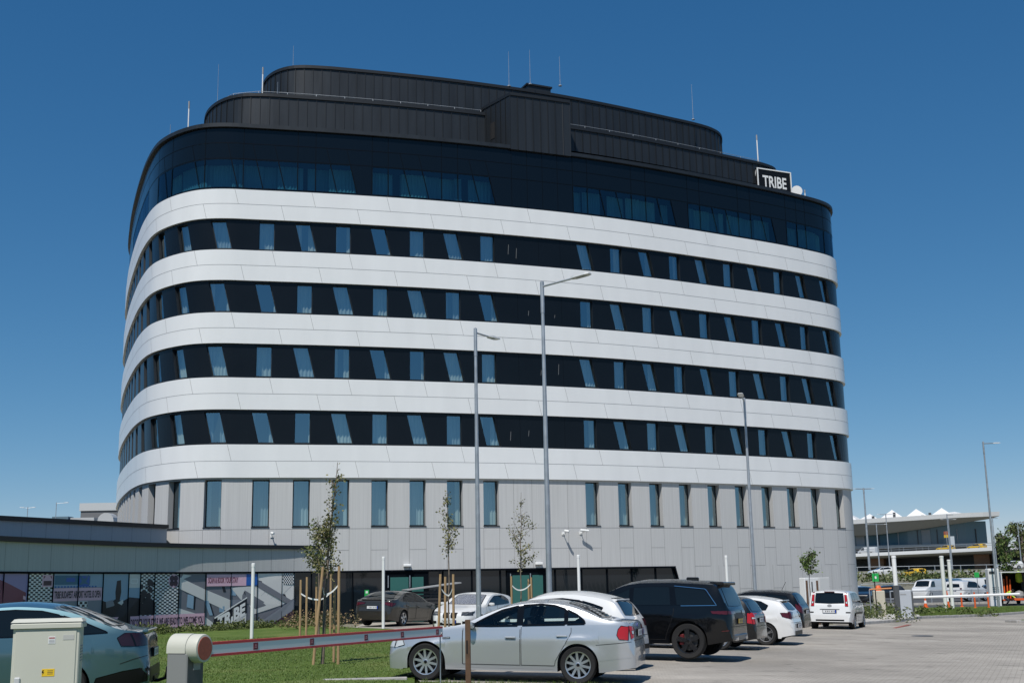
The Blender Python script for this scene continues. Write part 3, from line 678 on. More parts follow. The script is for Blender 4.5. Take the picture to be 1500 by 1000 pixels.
P_(F_INK, 5, (225, 815), (465, 672), (465, 800), (235, 930)); P_(F_WHT, 6, (228, 812), (465, 670), (465, 680), (232, 822)); P_(F_LGT, 6, (240, 905), (462, 790), (462, 900), (300, 935), (245, 935))
V_, F_ = text_fit('TRIBE', 200, 95, .05); f.mesh([AP.pt(*zs(252 + x, 905 - x * .50 - y), -.05 + .004 * 9) for x, y in V_], F_, F_WHT)
f.q(21.92, 24.07, 1.86, 2.34, F_PINK, 7); f.text('SCAN & BOOK YOUR STAY', 22.0, 1.98, 1.62, .25, F_MAR, 8); f.q(24.07, 24.7, 1.87, 2.34, F_BLU, 7)
f.checker(26.05, 26.66, 1.88, 2.36, 7, .12, .07); f.q(26.02, 26.64, .15, .44, F_PINK, 7)
for k in range(3): P_(F_INK, 8, (730 + k * 22, 880), (730 + k * 22, 852), (752 + k * 22, 880))
film_part(f, 'hotel_print')
mb = MB()
for s in [6.3 + .0, 8.6, 10.45, 11.78, 13.16, 14.6, 16.07, 17.6, 18.29, 19.1, 20.46, 21.88, 23.25, 24.68, 26.02, 26.7, 27.6]: block(mb, AP, s - .008, s + .008, -.4, 2.4, -.06, -.005, M_MULL, 2)
part(mb, 'glazing_frame', annex)

# ------------------------------------------------------------------ ground
def sheet(name, poly, m, z, kind='structure', base=gz, thick=0):
    """flat polygon laid on the sloping ground, cut where the slope changes"""
    bm = bmesh.new(); bm.faces.new([bm.verts.new((x, y, 0)) for x, y in poly])
    for x in (-5, 27): bmesh.ops.bisect_plane(bm, geom=bm.verts[:] + bm.edges[:] + bm.faces[:], plane_co=(x, 0, 0), plane_no=(1, 0, 0))
    bmesh.ops.recalc_face_normals(bm, faces=bm.faces)
    if bm.faces and sum(f.normal.z for f in bm.faces) < 0: bmesh.ops.reverse_faces(bm, faces=bm.faces)
    if thick:
        r = bmesh.ops.extrude_face_region(bm, geom=bm.faces[:]); vs = [e for e in r['geom'] if isinstance(e, bmesh.types.BMVert)]
        for v in vs: v.co.z += thick
    for v in bm.verts: v.co.z += base(v.co.x, v.co.y) + z
    bmesh.ops.recalc_face_normals(bm, faces=bm.faces)
    me = bpy.data.meshes.new(name); bm.to_mesh(me); bm.free(); me.materials.append(m)
    o = bpy.data.objects.new(name, me); COL.objects.link(o); return tag(o, kind=kind)
sheet('ground', [(-1500, -300), (1500, -300), (1500, 3000), (-1500, 3000)], M_DRY, -.06)
sheet('lawn', [(-24, 10), (-2.2, 10), (-1.7, 20.2), (-1.95, 23.3), (-.8, 26.6), (1.5, 34.5), (-3.0, 44.5), (-6.5, 49), (-9.3, 54.8), (-13.5, 50), (-18, 36), (-20, 26)], MATS['lawn'], .02)
sheet('parking_lot', [(-1.75, 22.35), (1.9, 21.75), (2.6, 12), (60, 12), (60, 57), (38, 73.5), (31.5, 75.2), (21.5, 65.8), (18.4, 59.5), (14.9, 54.6), (12.6, 55.5), (11.6, 52.5), (2.0, 33.2), (-.6, 26.6), (-1.9, 23.3)], M_PAVER, .0)
sheet('inner_lot', [(-6.6, 48.5), (-3.2, 44.3), (1.6, 36.5), (9.5, 55), (11.5, 60), (8, 61.3), (-6.8, 55.2)], M_PAVER, .004)
sheet('verge', [(-2.2, 12), (2.5, 12), (1.8, 21.55), (-1.72, 22.2), (-2.0, 20)], MATS['lawn'], .04)
sheet('planting_strip', [(1.6, 34.7), (3.0, 34.7), (12.2, 55.2), (12.0, 57.5), (10.2, 56.4)], MATS['lawn'], .03)
sheet('road', [(-400, 92), (400, 92), (400, 101), (-400, 101)], M_ASPH, -.03)
sheet('far_lot', [(24, 107), (300, 107), (300, 152), (24, 152)], M_ASPH, -.03)
sheet('pavement', [(30, 103), (300, 103), (300, 106), (30, 106)], M_CONC, -.02)
sheet('traffic_island', [(15.2, 55.1), (18.5, 59.8), (21.8, 66.4), (23, 70.2), (20.8, 71.5), (19.2, 68), (16.2, 60.5), (14.4, 56)], M_CONC, 0, thick=.12)
sheet('grass_strip', [(22.2, 67), (31.8, 75.8), (38.2, 74.3), (60, 58.3), (200, 58), (200, 91.5), (20, 91.5), (20.5, 71)], MATS['lawn'], .03)
sheet('island_grass', [(24.4, 59.5), (34, 58.2), (34, 60.2), (25, 60.8)], MATS['lawn'], .13)
def kerb(name, pts, w=.14, h=.13, m=M_KERB, label=None, seg=1.0):
    """row of kerb stones along a line"""
    mb = MB(); P = [Vector(p) for p in pts]
    for a, b in zip(P, P[1:]):
        n = max(1, int((b - a).length / seg)); ang = atan2(b.y - a.y, b.x - a.x)
        for i in range(n):
            c = a.lerp(b, (i + .5) / n); mb.bbox((c.x, c.y, gz(c.x) + h / 2 - .03), ((b - a).length / n - .012, w, h + .06), m, .012, ang)
    return tag(mb.build(name), kind='structure')
kerb('kerb', [(-1.9, 23.5), (-.6, 26.6), (2.0, 33.4), (11.5, 52.6), (12.5, 55.6)], label='kerb')
kerb('kerb', [(-3.6, 22.75), (-2.05, 22.9)], .16, .05)
kerb('kerb', [(15.1, 55.0), (18.5, 59.7), (21.8, 66.3), (31.7, 75.6), (38.3, 74.1), (60, 58)], .16, .13)
kerb('kerb', [(24.0, 60.3), (24.2, 59.3), (34, 58.0)], .16, .13)
kerb('kerb', [(30, 102.9), (200, 102.9)], .2, .12)
mb = MB()
for k, x in enumerate((-.95, -.55, .42, .83, 1.22)):
    mb2 = MB(); mb2.bbox((0, 0, .05), (.30 if k < 2 else .2, .16, .2), M_KERB, .015, .15)
    tag(mb2.build('kerb_block', loc=(x, 19.9 + .12 * x + (.0 if k else -.25), gz(x) + .03)), ['loose grey kerb block under the hanging rod of the boom', 'loose grey kerb block just left of the brown steel post', 'loose grey kerb block in the grass right of the brown steel post', 'loose grey kerb block, middle of the three right of the brown post', 'loose grey kerb block in the grass by the rear wheel of the silver saloon'][k], 'kerb block', 'kerb blocks at the edge of the grass')
mh = MB(); mh.lathe([(.38, 0), (.38, .012), (.30, .014), (0, .014)], M_FARD, n=24); tag(mh.build('manhole_cover', loc=(14.4, 43.8, gz(14.4))), 'round dark manhole cover in the paved lot', 'manhole cover')
mb = MB()
for k in range(9): mb.box((15.2 + k * .28, 50.4 + k * .55, gz(16.2) + .006), (.22, .5, .008), mat('paint_red', (.28, .10, .08), .9), -.45)
tag(mb.build('painted_line'), kind='structure')

# short blades over the part of the lawn the camera is near, as one mass
def blades(name, poly, count, seed, h0=.015, h1=.045):
    rr = random.Random(seed); xs = [p[0] for p in poly]; ys = [p[1] for p in poly]; mb = MB(); n = 0
    def ins(x, y):
        c = False
        for (x1, y1), (x2, y2) in zip(poly, poly[1:] + poly[:1]):
            if (y1 > y) != (y2 > y) and x < (x2 - x1) * (y - y1) / (y2 - y1) + x1: c = not c
        return c
    V = []; F = []
    while n < count:
        x, y = rr.uniform(min(xs), max(xs)), min(ys) + (max(ys) - min(ys)) * rr.random() ** 1.6
        if not ins(x, y): continue
        a = rr.random() * 6.28; h = rr.uniform(h0, h1); w = .006 + .006 * rr.random(); z = gz(x) + .015; lx, ly = rr.uniform(-.04, .04), rr.uniform(-.04, .04); b = len(V)
        V += [(x - w * cos(a), y - w * sin(a), z), (x + w * cos(a), y + w * sin(a), z), (x + lx, y + ly, z + h)]; F.append((b, b + 1, b + 2)); n += 1
    mb.mesh(V, F, M_BLADE); return tag(mb.build(name), kind='stuff')
blades('grass', [(-9.5, 17), (-2.3, 17), (-1.9, 20.2), (-2.1, 23.3), (-.8, 26.6), (1.3, 34.3), (-2.5, 39.5), (-9, 41), (-13, 44), (-13, 24)], 90000, 1)
blades('grass', [(-2.1, 17), (2.0, 17), (1.75, 21.5), (-1.7, 22.15), (-2.0, 20)], 14000, 2, .05, .13)
blades('grass', [(22.4, 67.2), (31.8, 76), (45, 73), (45, 88), (22, 88)], 16000, 3, .08, .25)

# ------------------------------------------------------------------ cars
def pchip(pts):
    xs = [p[0] for p in pts]; ys = [p[1] for p in pts]
    if xs[0] > xs[-1]: xs.reverse(); ys.reverse()
    n = len(xs); d = [(ys[i + 1] - ys[i]) / max(xs[i + 1] - xs[i], 1e-6) for i in range(n - 1)]; m = [d[0]] + [0] * (n - 2) + [d[-1]]
    for i in range(1, n - 1):
        if d[i - 1] * d[i] > 0:
            w1, w2 = 2 * (xs[i + 1] - xs[i]) + xs[i] - xs[i - 1], xs[i + 1] - xs[i] + 2 * (xs[i] - xs[i - 1]); m[i] = (w1 + w2) / (w1 / d[i - 1] + w2 / d[i])
    def f(x):
        if x <= xs[0]: return ys[0]
        if x >= xs[-1]: return ys[-1]
        i = 0
        while xs[i + 1] < x: i += 1
        h = xs[i + 1] - xs[i]; t = (x - xs[i]) / h
        return ys[i] * (1 + 2 * t) * (1 - t) ** 2 + m[i] * h * t * (1 - t) ** 2 + ys[i + 1] * t * t * (3 - 2 * t) + m[i + 1] * h * t * t * (t - 1)
    return f

def wheel_meshes(r, w, style, spokes):
    key = (r, w, style, spokes)
    if key in wheel_meshes.cache: return wheel_meshes.cache[key]
    t = MB(); ri = r * .70
    t.lathe([(ri, -w / 2 + .01), (r * .93, -w / 2), (r * .99, -w * .36), (r, -w * .2), (r, w * .2), (r * .99, w * .36), (r * .93, w / 2), (ri, w / 2 - .012)], M_RUBBER, axis='Y', n=36, cap=False)
    t.lathe([(ri, w / 2 - .012), (ri * .97, w / 2 - .03), (ri * .95, -w / 2 + .02), (0, -w / 2 + .03)], M_DARKU, axis='Y', n=36, cap=False)
    m = M_BLKALLOY if style == 'black' else M_ALLOY
    q = MB(); y = w / 2 - .02
    q.lathe([(ri * 1.01, y + .002), (ri * 1.0, y + .012), (ri * .93, y + .008), (ri * .90, y - .05)], m, axis='Y', n=36, cap=False)
    q.lathe([(ri * .24, y - .05), (ri * .24, y - .005), (ri * .18, y + .004), (0, y + .004)], m, axis='Y', n=18, cap=False)
    q.lathe([(ri * .75, y - .075), (ri * .75, y - .07), (0, y - .07)], mat('brake_disc', (.10, .10, .10), .5, .8), axis='Y', n=24, cap=False)
    for k in range(spokes):
        a = 2 * pi * k / spokes + .2
        for da in ((0,) if style != 'twin' else (-.12, .12)):
            a1 = a + da; w0, w1 = (ri * .10, ri * .085) if style != 'twin' else (ri * .055, ri * .05)
            if spokes <= 5 and style != 'twin': w0, w1 = ri * .16, ri * .2
            c, s_ = cos(a1), sin(a1); V = []
            for rad, hw, yy in ((ri * .18, w0, y + .002), (ri * .55, (w0 + w1) / 2, y + .0), (ri * .92, w1, y + .006)):
                for sx_, dy in ((-1, 0), (1, 0), (1, -.04), (-1, -.04)): V.append((rad * c - sx_ * hw * s_, yy + dy, rad * s_ + sx_ * hw * c))
            q.mesh(V, [(i, (i + 1) % 4, 4 + (i + 1) % 4, 4 + i) for i in range(4)] + [(4 + i, 4 + (i + 1) % 4, 8 + (i + 1) % 4, 8 + i) for i in range(4)] + [(8, 9, 10, 11)], m)
    q.lathe([(ri * .13, y + .004), (ri * .12, y + .009), (0, y + .010)], M_BLACK, axis='Y', n=16)
    wheel_meshes.cache[key] = (t, q); return t, q
wheel_meshes.cache = {}

def resample(P, n):
    L = [0]
    for a, b in zip(P, P[1:]): L.append(L[-1] + hypot(b[0] - a[0], b[1] - a[1]))
    out = []; j = 0
    for i in range(n):
        q = L[-1] * i / max(n - 1, 1)
        while j < len(L) - 2 and L[j + 1] < q: j += 1
        t = (q - L[j]) / max(L[j + 1] - L[j], 1e-9); out.append((P[j][0] + (P[j + 1][0] - P[j][0]) * t, P[j][1] + (P[j + 1][1] - P[j][1]) * t))
    return out

def paint(name, col, metal=0.0, rough=.32):
    return mat('paint_' + name, col, rough, metal, .5, 1.0)

class Car:
    """sp: top, belt = side-view lines as (x, z), nose to tail; W half width; ax = (front, rear axle); r wheel radius"""
    def __init__(s, name, label, sp, colour, loc, rz, group, cat='car', detail=True, cut=None):
        s.cut = cut
        s.sp = sp; s.o = thing(name, loc, label, cat, rz, group)
        if -5 < loc[0] < 27: s.o.rotation_euler = (Matrix.Rotation(math.atan(.024), 3, 'Y') @ Matrix.Rotation(rz, 3, 'Z')).to_euler()
        s.col = colour; s.det = detail
        s.top = pchip(sp['top']); s.belt = pchip(sp['belt']); s.xf = max(p[0] for p in sp['top']); s.xr = min(p[0] for p in sp['top'])
        s.low = sp.get('low', .22); s.W = sp['W']; s.R = sp['r'] * 1.13; s.lean = sp.get('lean', .33)
        s.body()
    def halfw(s, x):
        W = s.W; lf, kf = s.sp.get('nosew', (.95, .36)); lr, kr = s.sp.get('tailw', (.7, .20))
        a = (s.xf - x) / lf; b = (x - s.xr) / lr; f = 1 - .025 * max(0, min(1, (x - .2) / s.xf))
        rnd = lambda t, p: 1 - (1 - min(.999, t) ** p) ** (1 / p)
        if a < 1: f *= 1 - kf * (.55 * (1 - a) ** 2.2 + .55 * rnd(1 - a, 2.6))
        if b < 1: f *= 1 - kr * (.45 * (1 - b) ** 2.4 + .95 * rnd(1 - b, 3.2))
        return W * f
    def z0(s, x):
        z = s.low
        e = s.sp.get('ends', (.30, .32))
        if x > s.sp['ax'][0] + .45: z = s.low - .02 + (e[0] - s.low) * max(0, (x - s.xf + .35) / .35)
        if x < s.sp['ax'][1] - .45: z = s.low + .0 + (e[1] - s.low) * min(1, max(0, (s.xr + .55 - x) / .5))
        for a in s.sp['ax']:
            d = abs(x - a)
            if d < s.R: z = max(z, s.sp['r'] + sqrt(s.R ** 2 - d * d) * .99)
        return z
    def side_y(s, x, z):
        W = s.halfw(x); zb = min(s.belt(x), s.top(x) - .02); u = (z - s.low) / max(zb - s.low, .1)
        y = W * (1 - .085 * max(0, .68 - u) ** 1.15 - .03 * max(0, .25 - u) - .05 * max(0, u - .62) ** 1.5 * 3)
        y += .013 * max(0, 1 - abs(u - .70) / .10) - .006 * max(0, 1 - abs(u - .58) / .10)    # shoulder crease
        for a in s.sp['ax']:
            d = hypot(x - a, z - s.sp['r']); y += .016 * max(0, 1 - max(0, d - s.R) / .16)        # flared arches
        return y
    def section(s, x):
        zt = s.top(x); zb = min(s.belt(x), zt - .015); z0 = min(s.z0(x), zb - .03); P = [(0, z0), (s.side_y(x, z0) * .93, z0)]
        n = 9
        for i in range(n):
            z = z0 + (zb - z0) * i / (n - 1); P.append((s.side_y(x, z), z))
        yb = P[-1][1 - 1]; h = zt - zb; hr = h * .86; yr = yb - s.lean * hr
        P += [(yb - s.lean * hr * t + .02 * h * sin(pi * t), zb + hr * t) for t in ((.2, .4, .6, .8) if not s.cut else [q / 16 for q in range(1, 16)])]
        cr = h * .14
        for t in (0, .12, .28, .5, .75, 1): P.append((yr * (1 - t), zb + hr + cr * (1 - (1 - t) ** 2.6)))
        return P
    def body(s):
        xs = set(); step = (.022 if s.cut else .05) if s.det else .11; n = int((s.xf - s.xr) / step)
        for i in range(n + 1): xs.add(round(s.xr + (s.xf - s.xr) * i / n, 4))
        for a in s.sp['ax']:
            for k in range(0, 181, 9 if s.det else 20): xs.add(round(a + s.R * cos(radians(k)) * .9999, 4))
            xs.add(round(a + s.R + .004, 4)); xs.add(round(a - s.R - .004, 4))
        if s.det:
            for i in range(24): xs.add(round(s.xr + .02 * i, 4))
            for d in (.004, .008, .02, .04, .06, .09, .12, .16): xs.add(round(s.xf - d, 4)); xs.add(round(s.xr + d, 4))
        for e in (s.xf, s.xr):
            for d in (.012, .03): xs.add(round(e - d if e > 0 else e + d, 4))
        xs = sorted(xs); secs = [s.section(x) for x in xs]; m = len(secs[0]); mb = MB(); V = []; F = []; FD = []
        for x, P in zip(xs, secs):
            V += [(x, y, z) for y, z in P] + [(x, -y, z) for y, z in P[1:-1]]
        k = 2 * m - 2; ring = list(range(m)) + list(range(2 * m - 3, m - 1, -1)); 
        for i in range(len(xs) - 1):
            for j in range(k):
                a, b = ring[j], ring[(j + 1) % k]; f = (i * k + a, i * k + b, (i + 1) * k + b, (i + 1) * k + a)
                (FD if j in (0, 1, k - 1, k - 2) else F).append(f)
        F += [tuple(ring[j] for j in range(k - 1, -1, -1)), tuple((len(xs) - 1) * k + ring[j] for j in range(k))]
        s.bvh = BVHTree.FromPolygons([Vector(v) for v in V], F + FD)
        if s.cut:
            def ins(x, z, poly):
                c = False
                for (x1, y1), (x2, y2) in zip(poly, poly[1:] + poly[:1]):
                    if (y1 > z) != (y2 > z) and x < (x2 - x1) * (z - y1) / (y2 - y1) + x1: c = not c
                return c
            F = [f for f in F if not (abs(V[f[0]][1]) > .3 and any(all(ins(V[q][0], V[q][2], P) for q in f) for P in s.cut))]
        mb.mesh(V, F, s.col); mb.mesh(V, FD, M_DARKU); s.b = mb.build('body', s.o, 38)
    def cast(s, a, b, side, off):
        o, d = {'L': ((a, 3, b), (0, -1, 0)), 'R': ((a, -3, b), (0, 1, 0)), 'B': ((-4, a, b), (1, 0, 0)), 'F': ((4, a, b), (-1, 0, 0)), 'T': ((a, b, 4), (0, 0, -1))}[side]
        p, nn, i, t = s.bvh.ray_cast(Vector(o), Vector(d))
        if p is None: return None
        if nn.dot(Vector(d)) > 0: nn = -nn
        return p + nn * off
    def patch(s, A, B, side, m, off=.004, n=14, r=5, mb=None):
        """surface patch between two lines drawn on a view of the body"""
        mb = mb or MB(); A, B = resample(A, n), resample(B, n); G = []
        for j in range(r + 1):
            t = j / r; G.append([s.cast(a[0] + (b[0] - a[0]) * t, a[1] + (b[1] - a[1]) * t, side, off) for a, b in zip(A, B)])
        for j in range(r):
            for i in range(n - 1):
                q = [G[j][i], G[j][i + 1], G[j + 1][i + 1], G[j + 1][i]]
                if all(p is not None for p in q): mb.face(q, m)
        return mb
    def line(s, P, side, w, m, off=.0025, mb=None, n=16):
        """thin strip along a line on the body (shut lines, trim)"""
        mb = mb or MB(); P = resample(P, n); A = []; B = []
        for i, p in enumerate(P):
            a, b = P[max(0, i - 1)], P[min(len(P) - 1, i + 1)]; L = hypot(b[0] - a[0], b[1] - a[1]) or 1; dx, dy = -(b[1] - a[1]) / L * w / 2, (b[0] - a[0]) / L * w / 2
            A.append((p[0] + dx, p[1] + dy)); B.append((p[0] - dx, p[1] - dy))
        return s.patch(A, B, side, m, off, n, 1, mb)
    def add(s, name, A, B, side, m, off=.005, rim=None, n=14, r=5, parent=None):
        mb = s.patch(A, B, side, m, off, n, r)
        if rim:
            P = A + B[::-1] + A[:1]
            for a, b in zip(P, P[1:]): s.line([a, b], side, rim[0], rim[1], off + .002, mb, max(3, int(hypot(a[0] - b[0], a[1] - b[1]) / .08)))
        return mb.build(name, parent or s.o, 50) if mb.f else None
    def wheels(s, style='ten', spokes=10, caliper=None):
        r, w = s.sp['r'], s.sp.get('tw', .22); t, q = wheel_meshes(r, w, style, spokes)
        for a in s.sp['ax']:
            for sd in (1, -1):
                W = bpy.data.objects.new('wheel', None); COL.objects.link(W); W.parent = s.o; W.location = (a, sd * (s.W - w / 2 - .015), r); W.rotation_euler = (0, 0, 0 if sd > 0 else pi)
                key = (id(t), 'm')
                if not hasattr(t, 'done'):
                    t.done = t.build('tyre', W, 40); q.done = q.build('rim', W, 40)
                else:
                    for nm, src in (('tyre', t.done), ('rim', q.done)):
                        o = bpy.data.objects.new(nm, src.data); COL.objects.link(o); o.parent = W
                if caliper:
                    mb = MB(); mb.bbox((r * .40, w / 2 - .075, .04), (.12, .05, .24), caliper, .02); mb.build('brake_caliper', W)
    def mirror(s, x, z, col, sides=(1, -1)):
        for sd in sides:
            p = s.cast(x, z, 'L' if sd > 0 else 'R', 0)
            if p is None: continue
            mb = MB(); mb.lathe([(0, -.09), (.055, -.085), (.085, -.05), (.09, .0), (.085, .045), (.03, .06), (0, .06)], col, n=14); mb.v = [(vx * .75, vy * 1.25, vz * .8) for vx, vy, vz in mb.v]
            mb.box((.03, -sd * .1, -.06), (.05, .14, .03), M_BLACK)
            mb.v = [(vx + p.x, vy + p.y + sd * .14, vz + p.z + .05) for vx, vy, vz in mb.v]; mb.build('wing_mirror', s.o, 40)
    def handle(s, x, z, door, sides, m):
        for sd in sides:
            p = s.cast(x, z, 'L' if sd > 0 else 'R', 0); mb = MB(); mb.bbox((p.x, p.y + sd * .018, p.z), (.20, .03, .032), m, .012); mb.box((p.x, p.y + sd * .004, p.z - .012), (.16, .012, .05), M_BLACK); mb.build('handle', door)
    def sides(s, doors, wins, sides=(1, -1), trim=M_TRIMB, handle=None, tint=M_CARGLASS, rim=.022):
        """doors: list of (x front, x rear, handle x); wins: (top line, bottom line)"""
        for sd in sides:
            c = 'L' if sd > 0 else 'R'
            for (A, B), (A2, B2) in zip(wins, wins[1:]): s.add('pillar_cover', [A[-1], A2[0]], [B[-1], B2[0]], c, M_TRIMB, .0062, None, 4, 6)
            for A, B in wins: s.add('side_window', A, B, c, tint, .005, (rim, trim), 16, 6)
            for f, r_, hx in doors:
                zb = lambda x: s.belt(x) - .02; lo = s.low + .10; mb = MB(); n = 8
                pf = f if callable(f) else (lambda z, f=f: f); pr = r_ if callable(r_) else (lambda z, r_=r_: r_); zt = zb((pf(.9) + pr(.9)) / 2)
                zl = [lo + (zt - lo) * i / n for i in range(n + 1)]
                A = [(pf(z) - .006, z) for z in zl]; B = [(pr(z) + .006, z) for z in zl]
                s.patch(A, B, c, s.col, .003, n + 1, 12, mb)
                for P in (A, B): s.line(P, c, .009, M_DARKU, .0045, mb, 10)
                s.line([A[0], B[0]], c, .009, M_DARKU, .0045, mb, 10)
                d = mb.build('door', s.o, 50); s.handle(hx, s.belt(hx) - (.17 if s.sp.get('hz') is None else s.sp['hz']), d, (sd,), handle or s.col)

    def shield(s, x0, x1, y0, y1, name='windscreen', side='T', tint=M_CARGLASS, rim=(.03, M_TRIMB)):
        """front glass between x0 (cowl) and x1 (roof); y0, y1 half widths there"""
        return s.add(name, [(x0, -y0), (x0 + .05, 0), (x0, y0)], [(x1, -y1), (x1 + .03, 0), (x1, y1)], side, tint, .005, rim, 14, 8)
    def rear_glass(s, z0, z1, y0, y1, tint=M_CARGLASS, rim=(.03, M_TRIMB)):
        return s.add('rear_window', [(-y0, z0), (0, z0 - .02), (y0, z0)], [(-y1, z1), (0, z1 + .02), (y1, z1)], 'B', tint, .005, rim, 14, 8)
    def lamp(s, name, A, B, side, m, off=.008): return s.add(name, A, B, side, m, off, (.010, M_TRIMB), 10, 5)
    def pair(s, name, A, B, m, off=.008, side='B'):
        for k in (1, -1): s.lamp(name, [(k * a, b) for a, b in A], [(k * a, b) for a, b in B], side, m, off)
    def sidepair(s, name, A, B, m, off=.008, sides=('L', 'R')):
        for c in sides: s.lamp(name, A, B, c, m, off)
    def plate(s, z, m=M_PLATE, rear=True, y=0):
        p = s.cast(y, z, 'B' if rear else 'F', 0)
        if p is None: return
        sg_ = -1 if rear else 1; mb = MB(); mb.bbox((p.x + sg_ * .02, y, z), (.03, .54, .125), M_BLACK, .004); mb.box((p.x + sg_ * .037, y + .02 * (1 if rear else -1), z), (.006, .46, .105), m)
        mb.box((p.x + sg_ * .037, y + (.235 if not rear else .235) * (-sg_ * -1), z), (.0065, .04, .105), M_BLUE)
        for k_ in range(6): mb.box((p.x + sg_ * .0375, y + .145 - k_ * .066 - (.02 if k_ > 2 else 0), z), (.006, .03, .06), M_FARD)
        mb.build('licence_plate', s.o)
    def bumper_line(s, P, side, w=.01, m=M_DARKU): 
        mb = s.line(P, side, w, m, .003, None, 20); return mb.build('shut_line', s.o) if mb.f else None

SALOON = dict(W=.905, r=.322, ax=(1.48, -1.28), low=.20, lean=.36, tailw=(.65, .20), nosew=(1.0, .34), ends=(.20, .28),
    top=[(2.26, .50), (2.245, .60), (2.16, .69), (1.95, .765), (1.5, .865), (1.05, .945), (.82, .985), (.45, 1.17), (.1, 1.315), (-.2, 1.39), (-.5, 1.42), (-.8, 1.41), (-1.1, 1.36), (-1.4, 1.255), (-1.68, 1.125), (-1.82, 1.085), (-2.05, 1.07), (-2.17, 1.05), (-2.205, .98), (-2.24, .72), (-2.26, .62)],
    belt=[(2.26, .47), (2.0, .68), (1.4, .82), (.8, .905), (0, .94), (-1.0, .98), (-1.7, 1.0), (-2.08, .985), (-2.26, .56)])
HATCH = dict(W=.885, r=.32, ax=(1.36, -1.33), low=.20, lean=.36, tailw=(.6, .22), nosew=(.95, .36), ends=(.22, .30),
    top=[(2.16, .52), (2.14, .64), (2.0, .74), (1.5, .87), (1.05, .955), (.85, 1.0), (.45, 1.2), (.1, 1.345), (-.3, 1.42), (-.8, 1.43), (-1.3, 1.385), (-1.62, 1.325), (-1.72, 1.29), (-1.98, 1.02), (-2.07, .93), (-2.11, .75), (-2.15, .62), (-2.16, .5)],
    belt=[(2.16, .48), (1.9, .69), (1.3, .83), (.8, .91), (0, .95), (-1.0, 1.0), (-1.7, 1.02), (-2.0, .93), (-2.16, .46)])
MPV = dict(W=.86, r=.305, ax=(1.27, -1.22), low=.22, lean=.26, tailw=(.4, .14), nosew=(.9, .34), ends=(.24, .30),
    top=[(2.01, .56), (1.98, .72), (1.8, .83), (1.35, .95), (1.1, 1.03), (.6, 1.31), (.3, 1.43), (-.1, 1.51), (-.8, 1.535), (-1.5, 1.51), (-1.80, 1.46), (-1.86, 1.40), (-1.92, 1.03), (-1.95, .96), (-1.99, .70), (-2.01, .55)],
    belt=[(2.01, .5), (1.7, .78), (1.2, .93), (.6, .99), (-.3, 1.02), (-1.7, 1.04), (-1.93, .92), (-2.01, .48)])
SUV = dict(W=1.0, r=.408, tw=.27, ax=(1.54, -1.46), low=.33, lean=.27, tailw=(.55, .20), nosew=(1.0, .30), ends=(.34, .42), hz=.2,
    top=[(2.47, .78), (2.45, .96), (2.3, 1.07), (1.6, 1.17), (1.15, 1.215), (.95, 1.26), (.45, 1.59), (.1, 1.745), (-.4, 1.815), (-1.0, 1.82), (-1.6, 1.79), (-2.0, 1.745), (-2.12, 1.70), (-2.20, 1.56), (-2.36, 1.18), (-2.42, 1.10), (-2.455, .95), (-2.475, .72), (-2.48, .55)],
    belt=[(2.47, .72), (2.2, .98), (1.4, 1.09), (.8, 1.13), (-.5, 1.165), (-1.8, 1.19), (-2.3, 1.13), (-2.48, .5)])
WAGON = dict(W=.89, r=.315, ax=(1.42, -1.30), low=.20, lean=.33, tailw=(.5, .20), nosew=(.95, .34), ends=(.22, .30),
    top=[(2.28, .52), (2.25, .64), (2.1, .72), (1.5, .87), (1.0, .97), (.8, 1.01), (.4, 1.22), (.05, 1.36), (-.4, 1.45), (-1.0, 1.46), (-1.6, 1.435), (-1.88, 1.39), (-1.95, 1.34), (-2.16, 1.02), (-2.22, .95), (-2.26, .72), (-2.28, .55)],
    belt=[(2.28, .47), (2.0, .69), (1.3, .84), (.7, .92), (-.5, .97), (-1.8, 1.01), (-2.18, .92), (-2.28, .48)])
OLDSAL = dict(SALOON, r=.315, W=.905, ax=(1.47, -1.29), tailw=(.7, .24), low=.24, hz=.16,
    top=[(2.40, .52), (2.36, .64), (2.2, .73), (1.6, .89), (1.1, .985), (.85, 1.03), (.45, 1.22), (.1, 1.36), (-.25, 1.435), (-.6, 1.455), (-.95, 1.43), (-1.3, 1.355), (-1.65, 1.22), (-1.9, 1.105), (-2.05, 1.06), (-2.25, 1.03), (-2.34, .97), (-2.37, .75), (-2.39, .6), (-2.40, .5)],
    belt=[(2.40, .49), (2.0, .75), (1.4, .88), (.8, .93), (0, .96), (-1.0, .985), (-1.8, 1.0), (-2.2, .96), (-2.40, .47)])

# --- silver saloon, closest to the camera
SILVER = paint('silver', (.56, .585, .615), .55, .27)
WINS = [([(.62, .965), (.40, 1.085), (.1, 1.225), (-.2, 1.30)], [(.62, .955), (.3, .955), (-.2, .97)]), ([(-.285, 1.312), (-.6, 1.335), (-.85, 1.315), (-1.05, 1.255)], [(-.285, .975), (-1.05, 1.0)]), ([(-1.09, 1.24), (-1.25, 1.17), (-1.38, 1.075), (-1.40, 1.04)], [(-1.09, 1.003), (-1.40, 1.015)])]
M_CLEARGL = glass_mat('car_window_clear', (.78, .86, .84), (.8, .85, .9), .05)
c = Car('parked_car', 'silver four door saloon parked nearest the camera, red tail lamp towards the lot', SALOON, SILVER, (-.02, 23.55, gz(0) + .0), radians(167), 'cars parked in a row facing the lawn', cut=[A + B[::-1] for A, B in WINS])
c.o.scale = (1.045,) * 3
c.sides([(.80, -.255, -.08), (-.265, lambda z: -.87 - .30 * max(0, min(1, (z - .35) / .5)), -1.0)], WINS, tint=M_CLEARGL, rim=.036)
M_TRIM = mat('cabin_trim', (.035, .037, .042), .8)
